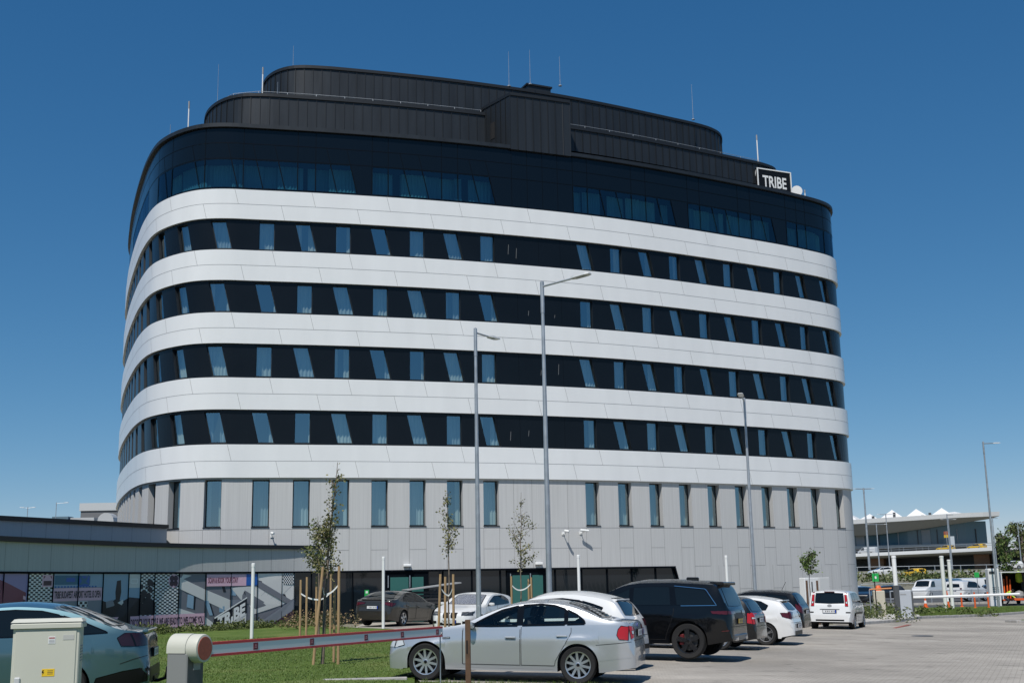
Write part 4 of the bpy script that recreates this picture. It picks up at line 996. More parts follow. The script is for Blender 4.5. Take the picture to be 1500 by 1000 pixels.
mb = MB(); mb.box((-.4, 0, .30), (2.3, 1.5, .04), M_TRIM); mb.box((.72, 0, .72), (.10, 1.36, .5), M_TRIM); mb.bbox((.52, 0, .86), (.40, 1.34, .16), M_TRIM, .05)
for sd in (1, -1): mb.box((-.45, sd * .765, .63), (2.25, .02, .64), M_TRIM)
c.patch([(-1.0, -.48), (-1.0, .48)], [(.0, -.48), (.0, .48)], 'T', M_TRIM, -.03, 8, 6, mb); mb.bbox((-1.52, 0, .78), (.36, 1.3, .36), M_TRIM, .04); mb.build('cabin_lining', c.o)
for x, ys, w in ((-.18, (.36, -.36), .50), (-1.12, (.36, -.36), .62)):
    for y in ys:
        mb = MB(); mb.bbox((x + .22, y, .52), (.50, w, .2), M_TRIM, .05); M = Matrix.Translation((x - .08, y, .82)) @ Matrix.Rotation(radians(-16), 4, 'Y'); t_ = MB(); t_.bbox((0, 0, 0), (.15, w * .94, .58), M_TRIM, .05); t_.bbox((-.02, 0, .41), (.09, .27, .18), M_TRIM, .04); mb.mesh([M @ Vector(v) for v in t_.v], t_.f, M_TRIM); mb.build('seat', c.o, 40)
mb = MB(); sw = [(.30 + .06 * sin(a * pi / 10) , .36 + .18 * cos(a * pi / 10), .90 + .17 * sin(a * pi / 10)) for a in range(21)]; mb.tube(sw, .016, M_BLACK, 6, False); mb.tube([(.32, .36, .9), (.55, .36, .82)], .03, M_BLACK); mb.build('steering_wheel', c.o)
c.shield(.80, .06, .62, .52); c.add('rear_window', [(-1.66, -.55), (-1.70, 0), (-1.66, .55)], [(-1.06, -.45), (-1.02, 0), (-1.06, .45)], 'T', M_CARGLASS, .005, (.03, M_TRIMB), 14, 8)
mb = MB()
for k in range(9): c.line([(-1.14 - k * .058, -.40 - k * .008), (-1.14 - k * .058, .40 + k * .008)], 'T', .012, mat('demister', (.12, .11, .10), .5), .009, mb)
mb.build('sun_blind', c.o)
c.sidepair('taillight', [(-1.98, .93), (-2.03, .99), (-2.15, .97)], [(-1.96, .83), (-2.0, .76), (-2.15, .75)], M_RED); c.pair('taillight', [(.50, .97), (.76, .985)], [(.52, .84), (.76, .765)], M_RED)
c.lamp('reversing_lamp', [(.58, .90), (.72, .90)], [(.6, .86), (.72, .85)], 'B', M_CLEAR, .012); c.plate(.86); c.bumper_line([(-.7, .74), (0, .735), (.7, .74)], 'B'); c.bumper_line([(-1.6, .66), (-2.0, .70), (-2.2, .72)], 'L', .008); c.bumper_line([(-1.63, .40), (-2.2, .46)], 'L', .014, SILVER)
c.sidepair('headlight', [(1.95, .70), (2.10, .665)], [(1.90, .60), (2.12, .545)], M_CLEAR); c.pair('headlight', [(.40, .665), (.70, .68)], [(.44, .55), (.70, .56)], M_CLEAR, .008, 'F'); c.pair('kidney_grille', [(.03, .66), (.26, .65)], [(.05, .5), (.24, .5)], M_BLACK, .006, 'F')
c.sidepair('side_marker', [(1.03, .755), (1.16, .748)], [(1.03, .735), (1.16, .728)], M_CLEAR)
c.bumper_line([(.8, .30), (.8, .88)], 'L', .009); c.bumper_line([(.95, .255), (-.85, .255)], 'L', .03, SILVER)
c.mirror(.62, .93, SILVER); c.wheels('ten', 10)
mb = MB(); mb.tube([(-1.9, .55, .25), (-2.24, .55, .26)], .036, M_CHROME, 12); mb.tube([(-2.2, .55, .26), (-2.242, .55, .26)], .03, M_DARKU, 12); mb.build('exhaust_pipe', c.o)
p = c.cast(0, .985, 'B', .004); mb = MB(); mb.lathe([(.038, 0), (.038, -.006), (0, -.006)], M_BLUE, (p.x - .0, 0, .985), 'X'); mb.build('badge', c.o)

# --- white crossover hatch behind it
WHITE = paint('white', (.74, .745, .74), 0, .3)
def grow(sp, h): return dict(sp, top=[(x, z if z < .75 else .75 + (z - .75) * h) for x, z in sp['top']], belt=[(x, z if z < .7 else .7 + (z - .7) * (1 + (h - 1) * .6)) for x, z in sp['belt']])
CROSS = grow(HATCH, 1.28)
c = Car('parked_car', 'white tall hatchback between the silver saloon and the black off-roader', CROSS, WHITE, (.62, 27.05, gz(.6)), radians(160), 'cars parked in a row facing the lawn')
c.sides([(.82, -.2, -.05), (-.21, lambda z: -.95 - .2 * max(0, min(1, (z - .4) / .4)), -.95)], [([(.6, 1.06), (.35, 1.2), (-.1, 1.42)], [(.6, 1.03), (-.1, 1.04)]), ([(-.18, 1.43), (-.6, 1.46), (-1.0, 1.42)], [(-.18, 1.05), (-1.0, 1.08)]), ([(-1.06, 1.41), (-1.3, 1.35), (-1.52, 1.28)], [(-1.06, 1.09), (-1.42, 1.12)])])
c.shield(.82, .08, .6, .5); c.rear_glass(1.14, 1.45, .60, .50); c.wheels('ten', 5); c.mirror(.6, 1.05, WHITE); c.plate(.80)
c.pair('taillight', [(.48, 1.03), (.78, 1.04)], [(.5, .90), (.78, .88)], M_DRED); c.sidepair('taillight', [(-1.85, 1.0), (-2.02, .99)], [(-1.85, .90), (-2.02, .86)], M_DRED)
mb = MB(); mb.bbox((-1.63, 0, 1.438), (.26, 1.08, .035), WHITE, .012); mb.build('roof_spoiler', c.o); c.bumper_line([(-.75, .70), (.75, .70)], 'B'); c.bumper_line([(-.7, .46), (.7, .46)], 'B', .1, M_BLACK)
mb = MB(); mb.tube([(-1.5, 0, 1.55), (-1.62, 0, 1.72)], .006, M_BLACK, 5); mb.build('aerial', c.o)

# --- black off-roader
BLACK = mat('paint_black', (.0035, .004, .005), .18, 0, .35, .35)
SUV = dict(SUV, top=[(2.47, .78), (2.45, .96), (2.3, 1.07), (1.6, 1.17), (1.15, 1.215), (.95, 1.26), (.45, 1.59), (.1, 1.745), (-.4, 1.815), (-1.0, 1.82), (-1.6, 1.80), (-2.02, 1.77), (-2.13, 1.73), (-2.22, 1.56), (-2.37, 1.2), (-2.43, 1.11), (-2.46, .95), (-2.475, .72), (-2.48, .55)])
c = Car('parked_car', 'black luxury off-roader with black wheels, red calipers and a yellow plate', SUV, BLACK, (3.0, 30.15, gz(3) + .07), radians(157), 'cars parked in a row facing the lawn', 'off-roader')
c.sides([(.95, -.10, .1), (-.11, lambda z: -.93 - .2 * max(0, min(1, (z - .5) / .5)), -.95)], [([(.62, 1.26), (.35, 1.42), (-.02, 1.60)], [(.66, 1.19), (-.02, 1.20)]), ([(-.12, 1.62), (-.6, 1.645), (-1.0, 1.64)], [(-.12, 1.205), (-1.05, 1.22)]), ([(-1.12, 1.635), (-1.5, 1.61), (-1.85, 1.57)], [(-1.2, 1.225), (-2.1, 1.24)])], rim=.008)
mb = MB(); c.line([(-1.12, 1.66), (-1.88, 1.595), (-2.15, 1.225), (-1.3, 1.205)], 'L', .014, M_CHROME, .010, mb, 40); mb.build('window_trim', c.o)
c.shield(.92, .12, .66, .58); c.rear_glass(1.22, 1.62, .66, .58); c.wheels('black', 5, mat('caliper_red', (.11, .008, .01), .5)); c.mirror(.7, 1.2, BLACK)
mb = MB(); mb.bbox((-2.08, 0, 1.732), (.34, 1.24, .06), BLACK, .018); mb.box((-2.12, 0, 1.705), (.26, 1.18, .03), M_BLACK); mb.build('roof_spoiler', c.o)
mb = MB(); mb.bbox((-1.35, 0, 1.835), (.30, .10, .07), BLACK, .02); mb.build('roof_fin', c.o)
c.sidepair('taillight', [(-2.0, 1.10), (-2.38, 1.10)], [(-2.05, 1.03), (-2.38, 1.02)], M_DRED); c.pair('taillight', [(.35, 1.10), (.84, 1.10)], [(.35, 1.03), (.84, 1.02)], M_DRED)
c.plate(.86, M_PLATEY); c.add('tailgate_panel', [(-.45, 1.05), (.45, 1.05)], [(-.42, .78), (.42, .78)], 'B', M_BLACK, .004); c.bumper_line([(-.8, .74), (.8, .74)], 'B', .012)
mb = MB(); mb.bbox((-2.46, 0, .50), (.10, 1.35, .13), mat('silver_trim', (.16, .165, .17), .35, .6), .03); mb.build('bumper_insert', c.o); c.sidepair('reflector', [(-2.25, .66), (-2.42, .67)], [(-2.25, .63), (-2.42, .64)], M_DRED)
mb = MB()
for y in (.42, .56, -.42, -.56): mb.tube([(-2.3, y, .46), (-2.52, y, .46)], .045, M_CHROME, 12)
mb.build('exhaust_pipe', c.o)

# --- dark estate between the off-roader and the white hatchback
DKGREY = mat('paint_charcoal', (.006, .0065, .0075), .25, 0, .4, .5)
c = Car('parked_car', 'charcoal estate half hidden behind the black off-roader, red lamp showing', WAGON, DKGREY, (4.72, 35.2, gz(4.4)), radians(157), 'cars parked in a row facing the lawn')
c.sides([(.8, -.2, -.05), (-.21, -.95, -.9)], [([(.6, .99), (.3, 1.13), (-.1, 1.29)], [(.6, .96), (-.1, .97)]), ([(-.18, 1.3), (-1.0, 1.33)], [(-.18, .98), (-1.0, 1.01)]), ([(-1.06, 1.33), (-1.7, 1.27)], [(-1.06, 1.01), (-1.85, 1.04)])])
c.shield(.8, .06, .6, .5); c.rear_glass(1.05, 1.31, .60, .52); c.wheels('ten', 5); c.plate(.80)
c.pair('taillight', [(.60, 1.0), (.80, 1.0)], [(.60, .72), (.80, .70)], M_RED); c.sidepair('taillight', [(-2.05, 1.0), (-2.2, .98)], [(-2.05, .73), (-2.25, .70)], M_RED); c.pair('reversing_lamp', [(.66, .88), (.8, .88)], [(.66, .84), (.8, .84)], M_CLEAR, .012); c.bumper_line([(-.8, .64), (.8, .64)], 'B', .012)

# --- white hatchback further along
c = Car('parked_car', 'white hatchback with alloy wheels next to the charcoal estate, half way along the row', HATCH, WHITE, (6.5, 37.95, gz(6.3)), radians(157), 'cars parked in a row facing the lawn')
c.sides([(.82, -.45, -.2)], [([(.6, 1.0), (.35, 1.12), (-.4, 1.30)], [(.6, .96), (-.4, .98)]), ([(-.46, 1.31), (-.9, 1.31), (-1.2, 1.26), (-1.42, 1.15)], [(-.46, .985), (-1.35, 1.02)])])
c.shield(.82, .08, .6, .5); c.rear_glass(1.04, 1.26, .58, .50); c.wheels('twin', 5); c.mirror(.6, .97, WHITE); c.plate(.56)
c.pair('taillight', [(.45, .97), (.78, .98)], [(.5, .80), (.78, .78)], M_DRED); c.sidepair('taillight', [(-1.78, .94), (-2.05, .95)], [(-1.84, .83), (-2.08, .76)], M_DRED)
mb = MB(); mb.bbox((-1.70, 0, 1.297), (.22, 1.06, .03), WHITE, .01); mb.build('roof_spoiler', c.o); c.bumper_line([(-.75, .66), (.75, .66)], 'B'); c.bumper_line([(-.6, .36), (.6, .36)], 'B', .12, M_BLACK)

# --- dark people carrier
MPVB = grow(dict(WAGON, W=.91), 1.18)
c = Car('parked_car', 'black people carrier with a roof aerial, farthest of the row behind the white hatchback', MPVB, BLACK, (8.15, 44.2, gz(8.2)), radians(157), 'cars parked in a row facing the lawn')
c.sides([(.8, -.2, -.05), (-.21, -.95, -.9)], [([(.6, 1.04), (.3, 1.2), (-.1, 1.39)], [(.6, 1.0), (-.1, 1.01)]), ([(-.18, 1.4), (-1.0, 1.44)], [(-.18, 1.02), (-1.0, 1.06)]), ([(-1.06, 1.44), (-1.7, 1.38)], [(-1.06, 1.07), (-1.85, 1.1)])])
c.shield(.8, .06, .6, .5); c.rear_glass(1.1, 1.42, .62, .54); c.wheels('ten', 5); c.plate(.84)
c.pair('taillight', [(.62, 1.15), (.80, 1.13)], [(.62, .80), (.80, .78)], M_DRED); c.sidepair('taillight', [(-2.0, 1.12), (-2.2, 1.0)], [(-2.05, .85), (-2.25, .82)], M_DRED)
mb = MB(); mb.tube([(-1.4, 0, 1.57), (-1.55, 0, 1.86)], .008, M_BLACK, 5); mb.build('aerial', c.o)

# --- small white people carrier seen from behind
c = Car('parked_car', 'small white car seen from behind with tall red tail lamps, by the hotel corner', MPV, WHITE, (13.5, 51.6, gz(13.9)), radians(66), 'cars standing near the hotel')
c.o.scale = (1.03,) * 3
c.sides([(.8, -.15, -.0), (-.16, -.90, -.8)], [([(.75, 1.10), (.4, 1.27), (-.08, 1.40)], [(.75, 1.04), (-.08, 1.05)]), ([(-.14, 1.405), (-.85, 1.41)], [(-.14, 1.05), (-.85, 1.07)]), ([(-.92, 1.405), (-1.5, 1.38)], [(-.92, 1.07), (-1.55, 1.09)])])
c.shield(1.08, .35, .6, .55); c.rear_glass(1.02, 1.39, .56, .53, rim=(.02, M_TRIMB)); c.wheels('ten', 7); c.plate(.70, M_PLATE); c.mirror(.85, 1.03, M_BLACK)
c.pair('taillight', [(.575, 1.42), (.655, 1.41)], [(.60, .90), (.72, .90)], M_RED, .012); c.pair('reversing_lamp', [(.62, 1.08), (.68, 1.08)], [(.63, 1.0), (.70, 1.0)], M_CLEAR, .016)
c.bumper_line([(-.80, .66), (-.62, .66)], 'B', .05, M_BLACK); c.bumper_line([(.62, .66), (.80, .66)], 'B', .05, M_BLACK); c.bumper_line([(-.38, .775), (.38, .775)], 'B', .03, M_FARD); c.bumper_line([(-.55, .36), (.55, .36)], 'B', .06, M_BLACK); c.sides([], [], ())
p = c.cast(0, .92, 'B', .01); mb = MB(); mb.lathe([(.05, 0), (.05, -.008), (0, -.008)], M_FARG, (p.x, 0, .92), 'X'); mb.v = [(x, y * 1.7, z) for x, y, z in mb.v]; mb.build('badge', c.o)
mb = MB(); mb.bbox((-1.86, 0, 1.455), (.1, .4, .025), M_DRED, .006); mb.build('brake_lamp', c.o)
for sd in (1, -1):
    c.add('bump_strip', [(.85, .66), (-.9, .66)], [(.85, .58), (-.9, .58)], 'L' if sd > 0 else 'R', M_BLACK, .012)

# --- grey-brown saloon and white hatchback in front of the lobby glazing
OLIVE = paint('grey_brown', (.052, .047, .039), .45, .28)
c = Car('parked_car', 'grey-brown fastback saloon seen from behind by the dark lobby glazing', dict(SALOON, W=.93), OLIVE, (-4.95, 51.6, gz(-5)), radians(66), 'cars standing near the hotel')
c.sides([(.80, -.255, -.08), (-.265, -1.1, -1.0)], [([(.62, .965), (.40, 1.085), (-.2, 1.30)], [(.62, .955), (-.2, .97)]), ([(-.285, 1.312), (-.85, 1.315), (-1.25, 1.16)], [(-.285, .975), (-1.3, 1.01)])])
c.shield(.80, .06, .62, .52); c.add('rear_window', [(-1.70, -.62), (-1.73, 0), (-1.70, .62)], [(-1.0, -.50), (-.96, 0), (-1.0, .50)], 'T', M_CARGLASS, .005, (.03, M_TRIMB), 14, 8); c.wheels('ten', 5); c.plate(.76)
c.pair('taillight', [(.34, .95), (.62, .97), (.85, .95)], [(.40, .90), (.62, .86), (.85, .80)], M_DRED); c.sidepair('taillight', [(-1.9, .94), (-2.15, .95)], [(-1.98, .86), (-2.18, .80)], M_DRED)
mb = MB(); mb.bbox((-2.12, 0, 1.075), (.16, 1.15, .03), OLIVE, .01); mb.build('boot_spoiler', c.o); c.bumper_line([(-.8, .60), (.8, .60)], 'B', .014)
c = Car('parked_car', 'white hatchback facing the camera with a silver sunshade behind its windscreen', HATCH, WHITE, (-1.62, 45.1, gz(-1.6)), radians(249), 'cars standing near the hotel')
c.sides([(.82, -.2, -.1), (-.21, -.95, -.9)], [([(.6, 1.0), (.35, 1.12), (-.1, 1.28)], [(.6, .96), (-.1, .97)]), ([(-.16, 1.29), (-.9, 1.31), (-1.1, 1.28)], [(-.16, .975), (-1.1, 1.01)]), ([(-1.15, 1.27), (-1.42, 1.15)], [(-1.15, 1.01), (-1.4, 1.03)])])
c.shield(.82, .08, .64, .54, tint=mat('sunshade_foil', (.42, .44, .50), .22, .75, bump=(14, 1.0, .03))); c.rear_glass(1.04, 1.26, .58, .50); c.wheels('ten', 5); c.mirror(.62, .97, WHITE); c.plate(.42, rear=False)
c.pair('headlight', [(.42, .745), (.74, .76)], [(.45, .63), (.76, .64)], M_DLENS, .008, 'F'); c.sidepair('headlight', [(1.70, .775), (1.98, .745)], [(1.85, .68), (2.02, .64)], M_DLENS); c.pair('kidney_grille', [(.02, .72), (.27, .72)], [(.05, .55), (.25, .55)], M_BLACK, .008, 'F')
c.pair('fog_lamp', [(.5, .44), (.68, .44)], [(.5, .36), (.68, .36)], M_BLACK, .008, 'F'); c.bumper_line([(-.45, .34), (.45, .34)], 'F', .10, M_BLACK)

# --- teal saloon at the left edge
TEAL = paint('teal', (.075, .155, .19), .5, .3)
c = Car('parked_car', 'teal blue saloon with a tow hook, behind the cream utility cabinet', OLDSAL, TEAL, (-7.98, 18.25, gz(-7.8)), radians(190.5), None)
c.o.scale = (1.05,) * 3
c.sides([(.80, -.255, -.08), (-.265, lambda z: -.90 - .30 * max(0, min(1, (z - .35) / .5)), -1.0)],
    [([(.62, 1.0), (.40, 1.11), (.1, 1.25), (-.2, 1.325)], [(.62, .975), (-.2, .985)]), ([(-.285, 1.332), (-.6, 1.345), (-.95, 1.325), (-1.18, 1.27)], [(-.285, .99), (-1.32, 1.0)]), ([(-1.24, 1.255), (-1.5, 1.17), (-1.82, 1.035)], [(-1.38, 1.0), (-1.84, 1.02)])], rim=.016)
c.shield(.82, .06, .62, .52); c.add('rear_window', [(-1.88, -.60), (-1.92, 0), (-1.88, .60)], [(-1.15, -.50), (-1.10, 0), (-1.15, .50)], 'T', M_CARGLASS, .005, (.03, M_TRIMB), 14, 8)
c.sidepair('taillight', [(-2.06, 1.005), (-2.35, 1.005)], [(-1.97, .945), (-2.03, .835), (-2.37, .825)], M_SMOKE); c.pair('taillight', [(.48, .98), (.82, .99)], [(.5, .84), (.82, .83)], M_SMOKE); c.plate(.72)
c.sidepair('bumper_skirt', [(-1.72, .42), (-2.05, .50), (-2.37, .545)], [(-1.66, .26), (-2.05, .30), (-2.37, .36)], M_BLACK, .006); c.add('bumper_skirt', [(-.75, .53), (.75, .53)], [(-.75, .34), (.75, .34)], 'B', M_BLACK, .006)
c.bumper_line([(-2.02, .60), (-2.2, .66), (-2.38, .70)], 'L', .008); c.bumper_line([(.9, .47), (-.85, .47)], 'L', .03, TEAL); c.mirror(.62, .96, TEAL); c.wheels('ten', 6)
mb = MB(); mb.tube([(-2.2, 0, .33), (-2.45, 0, .31), (-2.55, 0, .34), (-2.58, 0, .46)], .025, M_BLACK, 8); mb.lathe([(0, -.03), (.028, -.015), (.028, .015), (0, .03)], M_BLACK, (-2.58, 0, .48)); mb.box((-2.3, 0, .36), (.25, .5, .06), M_BLACK); mb.build('tow_hook', c.o)
mb = MB(); mb.bbox((-2.31, 0, 1.025), (.08, 1.2, .035), TEAL, .012); mb.build('boot_lip', c.o)

# ------------------------------------------------------------------ young trees with their stakes
def tree(x, y, h, label, seed, clumps, leafm, nleaf, trunk_r=.035, lean=(0, 0), leaf=.055, z=None):
    """clumps: (height, half height, radius, dx, dy, share of leaves)"""
    rr = random.Random(seed); t = thing('young_tree', (x, y, gz(x) if z is None else z), label, 'tree', 0, 'young trees'); mb = MB(); N = 9
    path = [Vector((lean[0] * (i / N) ** 1.5 + .02 * rr.uniform(-1, 1), lean[1] * i / N + .02 * rr.uniform(-1, 1), h * i / N)) for i in range(N + 1)]; path[0] = Vector((0, 0, -.05))
    mb.tube(path, [trunk_r * (1 - .85 * i / N) for i in range(N + 1)], M_BARK, 7); limbs = []
    at = lambda q: path[min(N - 1, int(q * N))].lerp(path[min(N, int(q * N) + 1)], q * N - min(N - 1, int(q * N)))
    for hc, hh, rad, dx, dy, share in clumps:
        for k in range(max(4, int(14 * share) + 3)):
            z = max(.2 * h, hc + rr.uniform(-hh, hh) - rad * .55); p = at(min(.97, z / h)); a = rr.random() * 6.28; L = rad * rr.uniform(.55, 1.15)
            e = p + Vector((cos(a) * L + dx, sin(a) * L + dy, rad * rr.uniform(.4, 1.1))); m = p.lerp(e, .5) + Vector((0, 0, -.06 * L)) + Vector((rr.uniform(-1, 1), rr.uniform(-1, 1), 0)) * .06 * L
            mb.tube([p, m, e], [trunk_r * .32, trunk_r * .22, trunk_r * .10], M_BARK, 5); limbs.append((p, m, e, share))
    mb.build('trunk', t, 60); V = []; F = []; tot = sum(l[3] for l in limbs)
    cl = MB()
    for p, m, e, sh in limbs:
        n = int(nleaf * sh / tot)
        for i in range(n):
            u = rr.random() ** .7; c = (p.lerp(m, u * 2) if u < .5 else m.lerp(e, u * 2 - 1)) + Vector((rr.gauss(0, 1), rr.gauss(0, 1), rr.gauss(0, 1))) * .065
            d = Vector((rr.uniform(-1, 1), rr.uniform(-1, 1), rr.uniform(-.9, .5))).normalized(); w = d.cross(Vector((rr.uniform(-1, 1), rr.uniform(-1, 1), rr.uniform(-1, 1)))).normalized(); s = leaf * rr.uniform(.6, 1.3); b = len(V)
            V += [c, c + d * s * .5 + w * s * .33, c + d * s, c + d * s * .5 - w * s * .33]; F.append((b, b + 1, b + 2, b + 3))
    cl.mesh(V, F, leafm); cl.build('crown', t); return t
def stake(x, y, top, label, dx=0, dy=0, r=.032, m=M_WOOD):
    mb = MB(); mb.tube([(0, 0, -.1), (dx * .5, dy * .5, top * .5), (dx, dy, top)], [r, r, r * .95], m, 9)
    return tag(mb.build('wooden_stake', loc=(x, y, gz(x))), label, 'stake', 'stakes holding the young trees')
def strap(pts, label, w=.02):
    mb = MB(); P = [Vector(p) for p in pts]; c = P[0].copy()
    for a, b in zip(P, P[1:]):
        n = 5; prev = None
        for i in range(n + 1):
            q = a.lerp(b, i / n) - Vector((0, 0, .05 * sin(pi * i / n))) - c
            if prev is not None: mb.face([prev - Vector((0, 0, w)), q - Vector((0, 0, w)), q + Vector((0, 0, w)), prev + Vector((0, 0, w))], M_WPAINT)
            prev = q
    o = mb.build('tie_strap', loc=tuple(c)); md = o.modifiers.new('thick', 'SOLIDIFY'); md.thickness = .008; md.offset = 0
    return tag(o, label, 'strap')
tree(-4.28, 27.0, 4.42, 'tall thin young tree between stakes behind the red and white boom', 11, [(2.55, .45, .38, -.08, 0, 1.0), (3.2, .4, .26, -.05, 0, .55), (3.8, .45, .16, .0, 0, .38), (4.2, .2, .07, .1, 0, .12)], M_LEAF2, 1150, .042, (.28, 0), .07)
tree(-5.5, 34.0, 3.6, 'leafier small tree among four stakes just behind the tallest young tree', 12, [(2.75, .5, .45, 0, 0, 1.0), (3.2, .3, .3, 0, 0, .4)], M_LEAF, 760, .035, (-.05, 0), .075)
tree(-1.68, 30.3, 4.05, 'thin sparse young tree in front of the white hatchback with the sunshade', 13, [(2.95, .35, .26, .05, 0, .9), (3.5, .4, .18, -.1, 0, .6), (3.9, .15, .07, 0, 0, .15)], M_LEAF2, 430, .028, (.0, 0), .065)
tree(.12, 38.3, 4.6, 'sparse young tree beside the tallest lamp post, between short stakes', 14, [(2.9, .5, .50, .02, 0, 1.0), (3.5, .4, .40, .05, 0, .7), (4.2, .4, .18, 0, 0, .3)], M_LEAF2, 620, .03, (.08, 0), .07)
tree(13.5, 56.3, 3.35, 'small bright green round tree by the hotel corner', 15, [(2.75, .3, .42, 0, 0, 1.0), (3.05, .2, .3, .1, 0, .5)], M_LEAF3, 700, .035, (.05, 0), .11)
la = 'wooden stake of the tall tree behind the boom'
stake(-4.44, 26.7, 2.1, la + ', leaning with its foot to the left', .18, .1); stake(-3.92, 26.9, 2.12, la + ', upright on its right'); stake(-4.12, 27.6, 1.75, la + ', short one behind the trunk')
strap([(-4.26, 26.8, 1.75), (-4.24, 27.0, 1.6), (-3.92, 26.9, 1.82)], 'white strap tying the tall thin tree to its stakes')
lb = 'thin stake of the leafier tree behind, '
stake(-6.02, 34.0, 1.85, lb + 'outermost on the left'); stake(-5.78, 33.6, 1.92, lb + 'second from the left'); stake(-5.66, 34.5, 1.95, lb + 'half hidden third one'); stake(-5.18, 34.0, 2.0, lb + 'on the right of its trunk')
strap([(-6.02, 33.98, 1.6), (-5.5, 33.95, 1.42), (-5.18, 34.0, 1.62)], 'white strap sagging round the leafier tree behind')
lc = 'pale stake by the sunshade car, '
stake(-1.95, 30.0, 1.98, lc + 'left one leaning inwards', .08, 0); stake(-1.80, 30.5, 1.92, lc + 'middle one close to the trunk', .02, 0); stake(-1.55, 29.9, 1.98, lc + 'right one standing upright')
strap([(-1.88, 30.0, 1.72), (-1.68, 30.2, 1.5), (-1.55, 29.9, 1.75)], 'white strap in a V round the sparse tree in front of the sunshade car')
ld = 'short stake of the sparse tree by the tallest lamp post, '
stake(-.16, 38.0, 1.98, ld + 'on its left'); stake(.38, 38.4, 1.9, ld + 'right behind the trunk'); stake(.46, 38.0, 1.95, ld + 'outermost on its right')
strap([(-.16, 37.98, 1.72), (.12, 38.1, 1.55), (.46, 37.98, 1.75)], 'white strap round the sparse tree beside the tallest lamp post')
le = 'reddish brown stake of the small round tree by the hotel corner, '
stake(13.25, 55.7, 1.95, le + 'left one', m=M_RUST, r=.05); stake(13.75, 55.8, 1.95, le + 'right one', m=M_RUST, r=.05)

# planting beds
def shrubs(name, spots, n, seed, m=M_SHRUB, leaf=.09, base=gz):
    rr = random.Random(seed); V = []; F = []
    for x, y, r, h in spots:
        for i in range(n):
            a = rr.random() * 6.28; q = sqrt(rr.random()) * r; zz = h * (rr.random() ** .8) * (1 - .5 * (q / r) ** 2); c = Vector((x + q * cos(a), y + q * sin(a), base(x) + zz))
            d = Vector((rr.uniform(-1, 1), rr.uniform(-1, 1), rr.uniform(-.2, 1))).normalized(); w = d.cross(Vector((rr.uniform(-1, 1), rr.uniform(-1, 1), rr.uniform(-1, 1)))).normalized(); s = leaf * rr.uniform(.6, 1.4); b = len(V)
            V += [c, c + d * s * .5 + w * s * .3, c + d * s, c + d * s * .5 - w * s * .3]; F.append((b, b + 1, b + 2, b + 3))
    mb = MB(); mb.mesh(V, F, m); return tag(mb.build(name), kind='stuff')
rr = random.Random(21); sp = []
for i in range(46):
    q = i / 45; p = AP.at(12 + 15 * q, rr.uniform(.6, 2.4)); sp.append((p.x, p.y, rr.uniform(.3, .6), rr.uniform(.15, .42)))
shrubs('ground_cover', sp, 190, 1)
shrubs('ground_cover', [(rr.uniform(-9.0, -6.4), rr.uniform(47.5, 52.5), .5, .75) for i in range(9)], 170, 5, leaf_mat('flower_shrub', (.05, .07, .02), (.30, .20, .12)))
sp = [(12.3 + .45 * i + rr.uniform(-.4, .4), 57 + .5 * i + rr.uniform(-.6, .6), rr.uniform(.4, .7), rr.uniform(.4, .9)) for i in range(7)] + [(16.4 + rr.uniform(-1, 2.4), 58 + rr.uniform(0, 9), .6, rr.uniform(.4, 1.1)) for i in range(18)]
shrubs('ground_cover', sp, 170, 2, leaf=.11)
shrubs('ground_cover', [(rr.uniform(19, 27), rr.uniform(70, 90), rr.uniform(.5, 1.0), rr.uniform(.3, .7)) for i in range(26)], 110, 3, leaf=.14)

# ------------------------------------------------------------------ lamp posts and white posts
def lamp_post(x, y, h, arm, rise, label, r=.085, double=False, z=None, group='street lamps'):
    t = thing('lamp_post', (x, y, gz(x) if z is None else z), label, 'street lamp', 0, group); mb = MB(); A = Vector((arm[0], arm[1], rise))
    mb.tube([(0, 0, -.1), (0, 0, 1.2), (0, 0, h * .62), (0, 0, h)], [r, r * .96, r * .72, r * .52], M_STEEL, 14); mb.tube([(0, 0, h - .9), (0, 0, h + .02)], r * .66, M_STEEL, 12); mb.lathe([(r * .66, h + .02), (0, h + .06)], M_STEEL, n=12)
    mb.bbox((0, -r * 1.0, .9), (.10, .02, .35), M_STEEL, .005); mb.build('pole', t, 40)
    for sg_ in ((1, -1) if double else (1,)):
        a = Vector((A.x * sg_, A.y * sg_, A.z)); top = Vector((0, 0, h - .12)); mb = MB(); mb.tube([top, top + a * .72], r * .36, M_STEEL, 8); mb.build('arm', t)
        rz = atan2(a.y, a.x); e = math.atan2(a.z, hypot(a.x, a.y)); mb = MB(); V = []
        for (u, w, hh) in ((0, .07, .05), (.12, .12, .07), (.5, .13, .06), (.62, .09, .035)): V += [(u, -w, -hh * .3), (u, w, -hh * .3), (u, w * .8, hh * .7), (u, -w * .8, hh * .7)]
        F = [(i * 4 + k, i * 4 + (k + 1) % 4, i * 4 + 4 + (k + 1) % 4, i * 4 + 4 + k) for i in range(3) for k in range(4)] + [(3, 2, 1, 0), (12, 13, 14, 15)]
        M = Matrix.Translation(top + a * .66) @ Matrix.Rotation(rz, 4, 'Z') @ Matrix.Rotation(-e, 4, 'Y'); mb.mesh([M @ Vector(v) for v in V], F, mat('lamp_grey', (.50, .52, .53), .45)); mb.box(M @ Vector((.32, 0, -.022)), (.3, .17, .008), M_CLEAR, rz, 0, -e); mb.build('lamp_head', t)
    return t
lamp_post(-1.2, 38.5, 9.95, (.62, 1.0), .0, 'galvanised lamp post in front of the white hatchback with the sunshade')
lamp_post(.90, 33.6, 10.3, (1.25, -.85), .12, 'tallest looking galvanised lamp post with a long arm, behind the white tall hatchback')
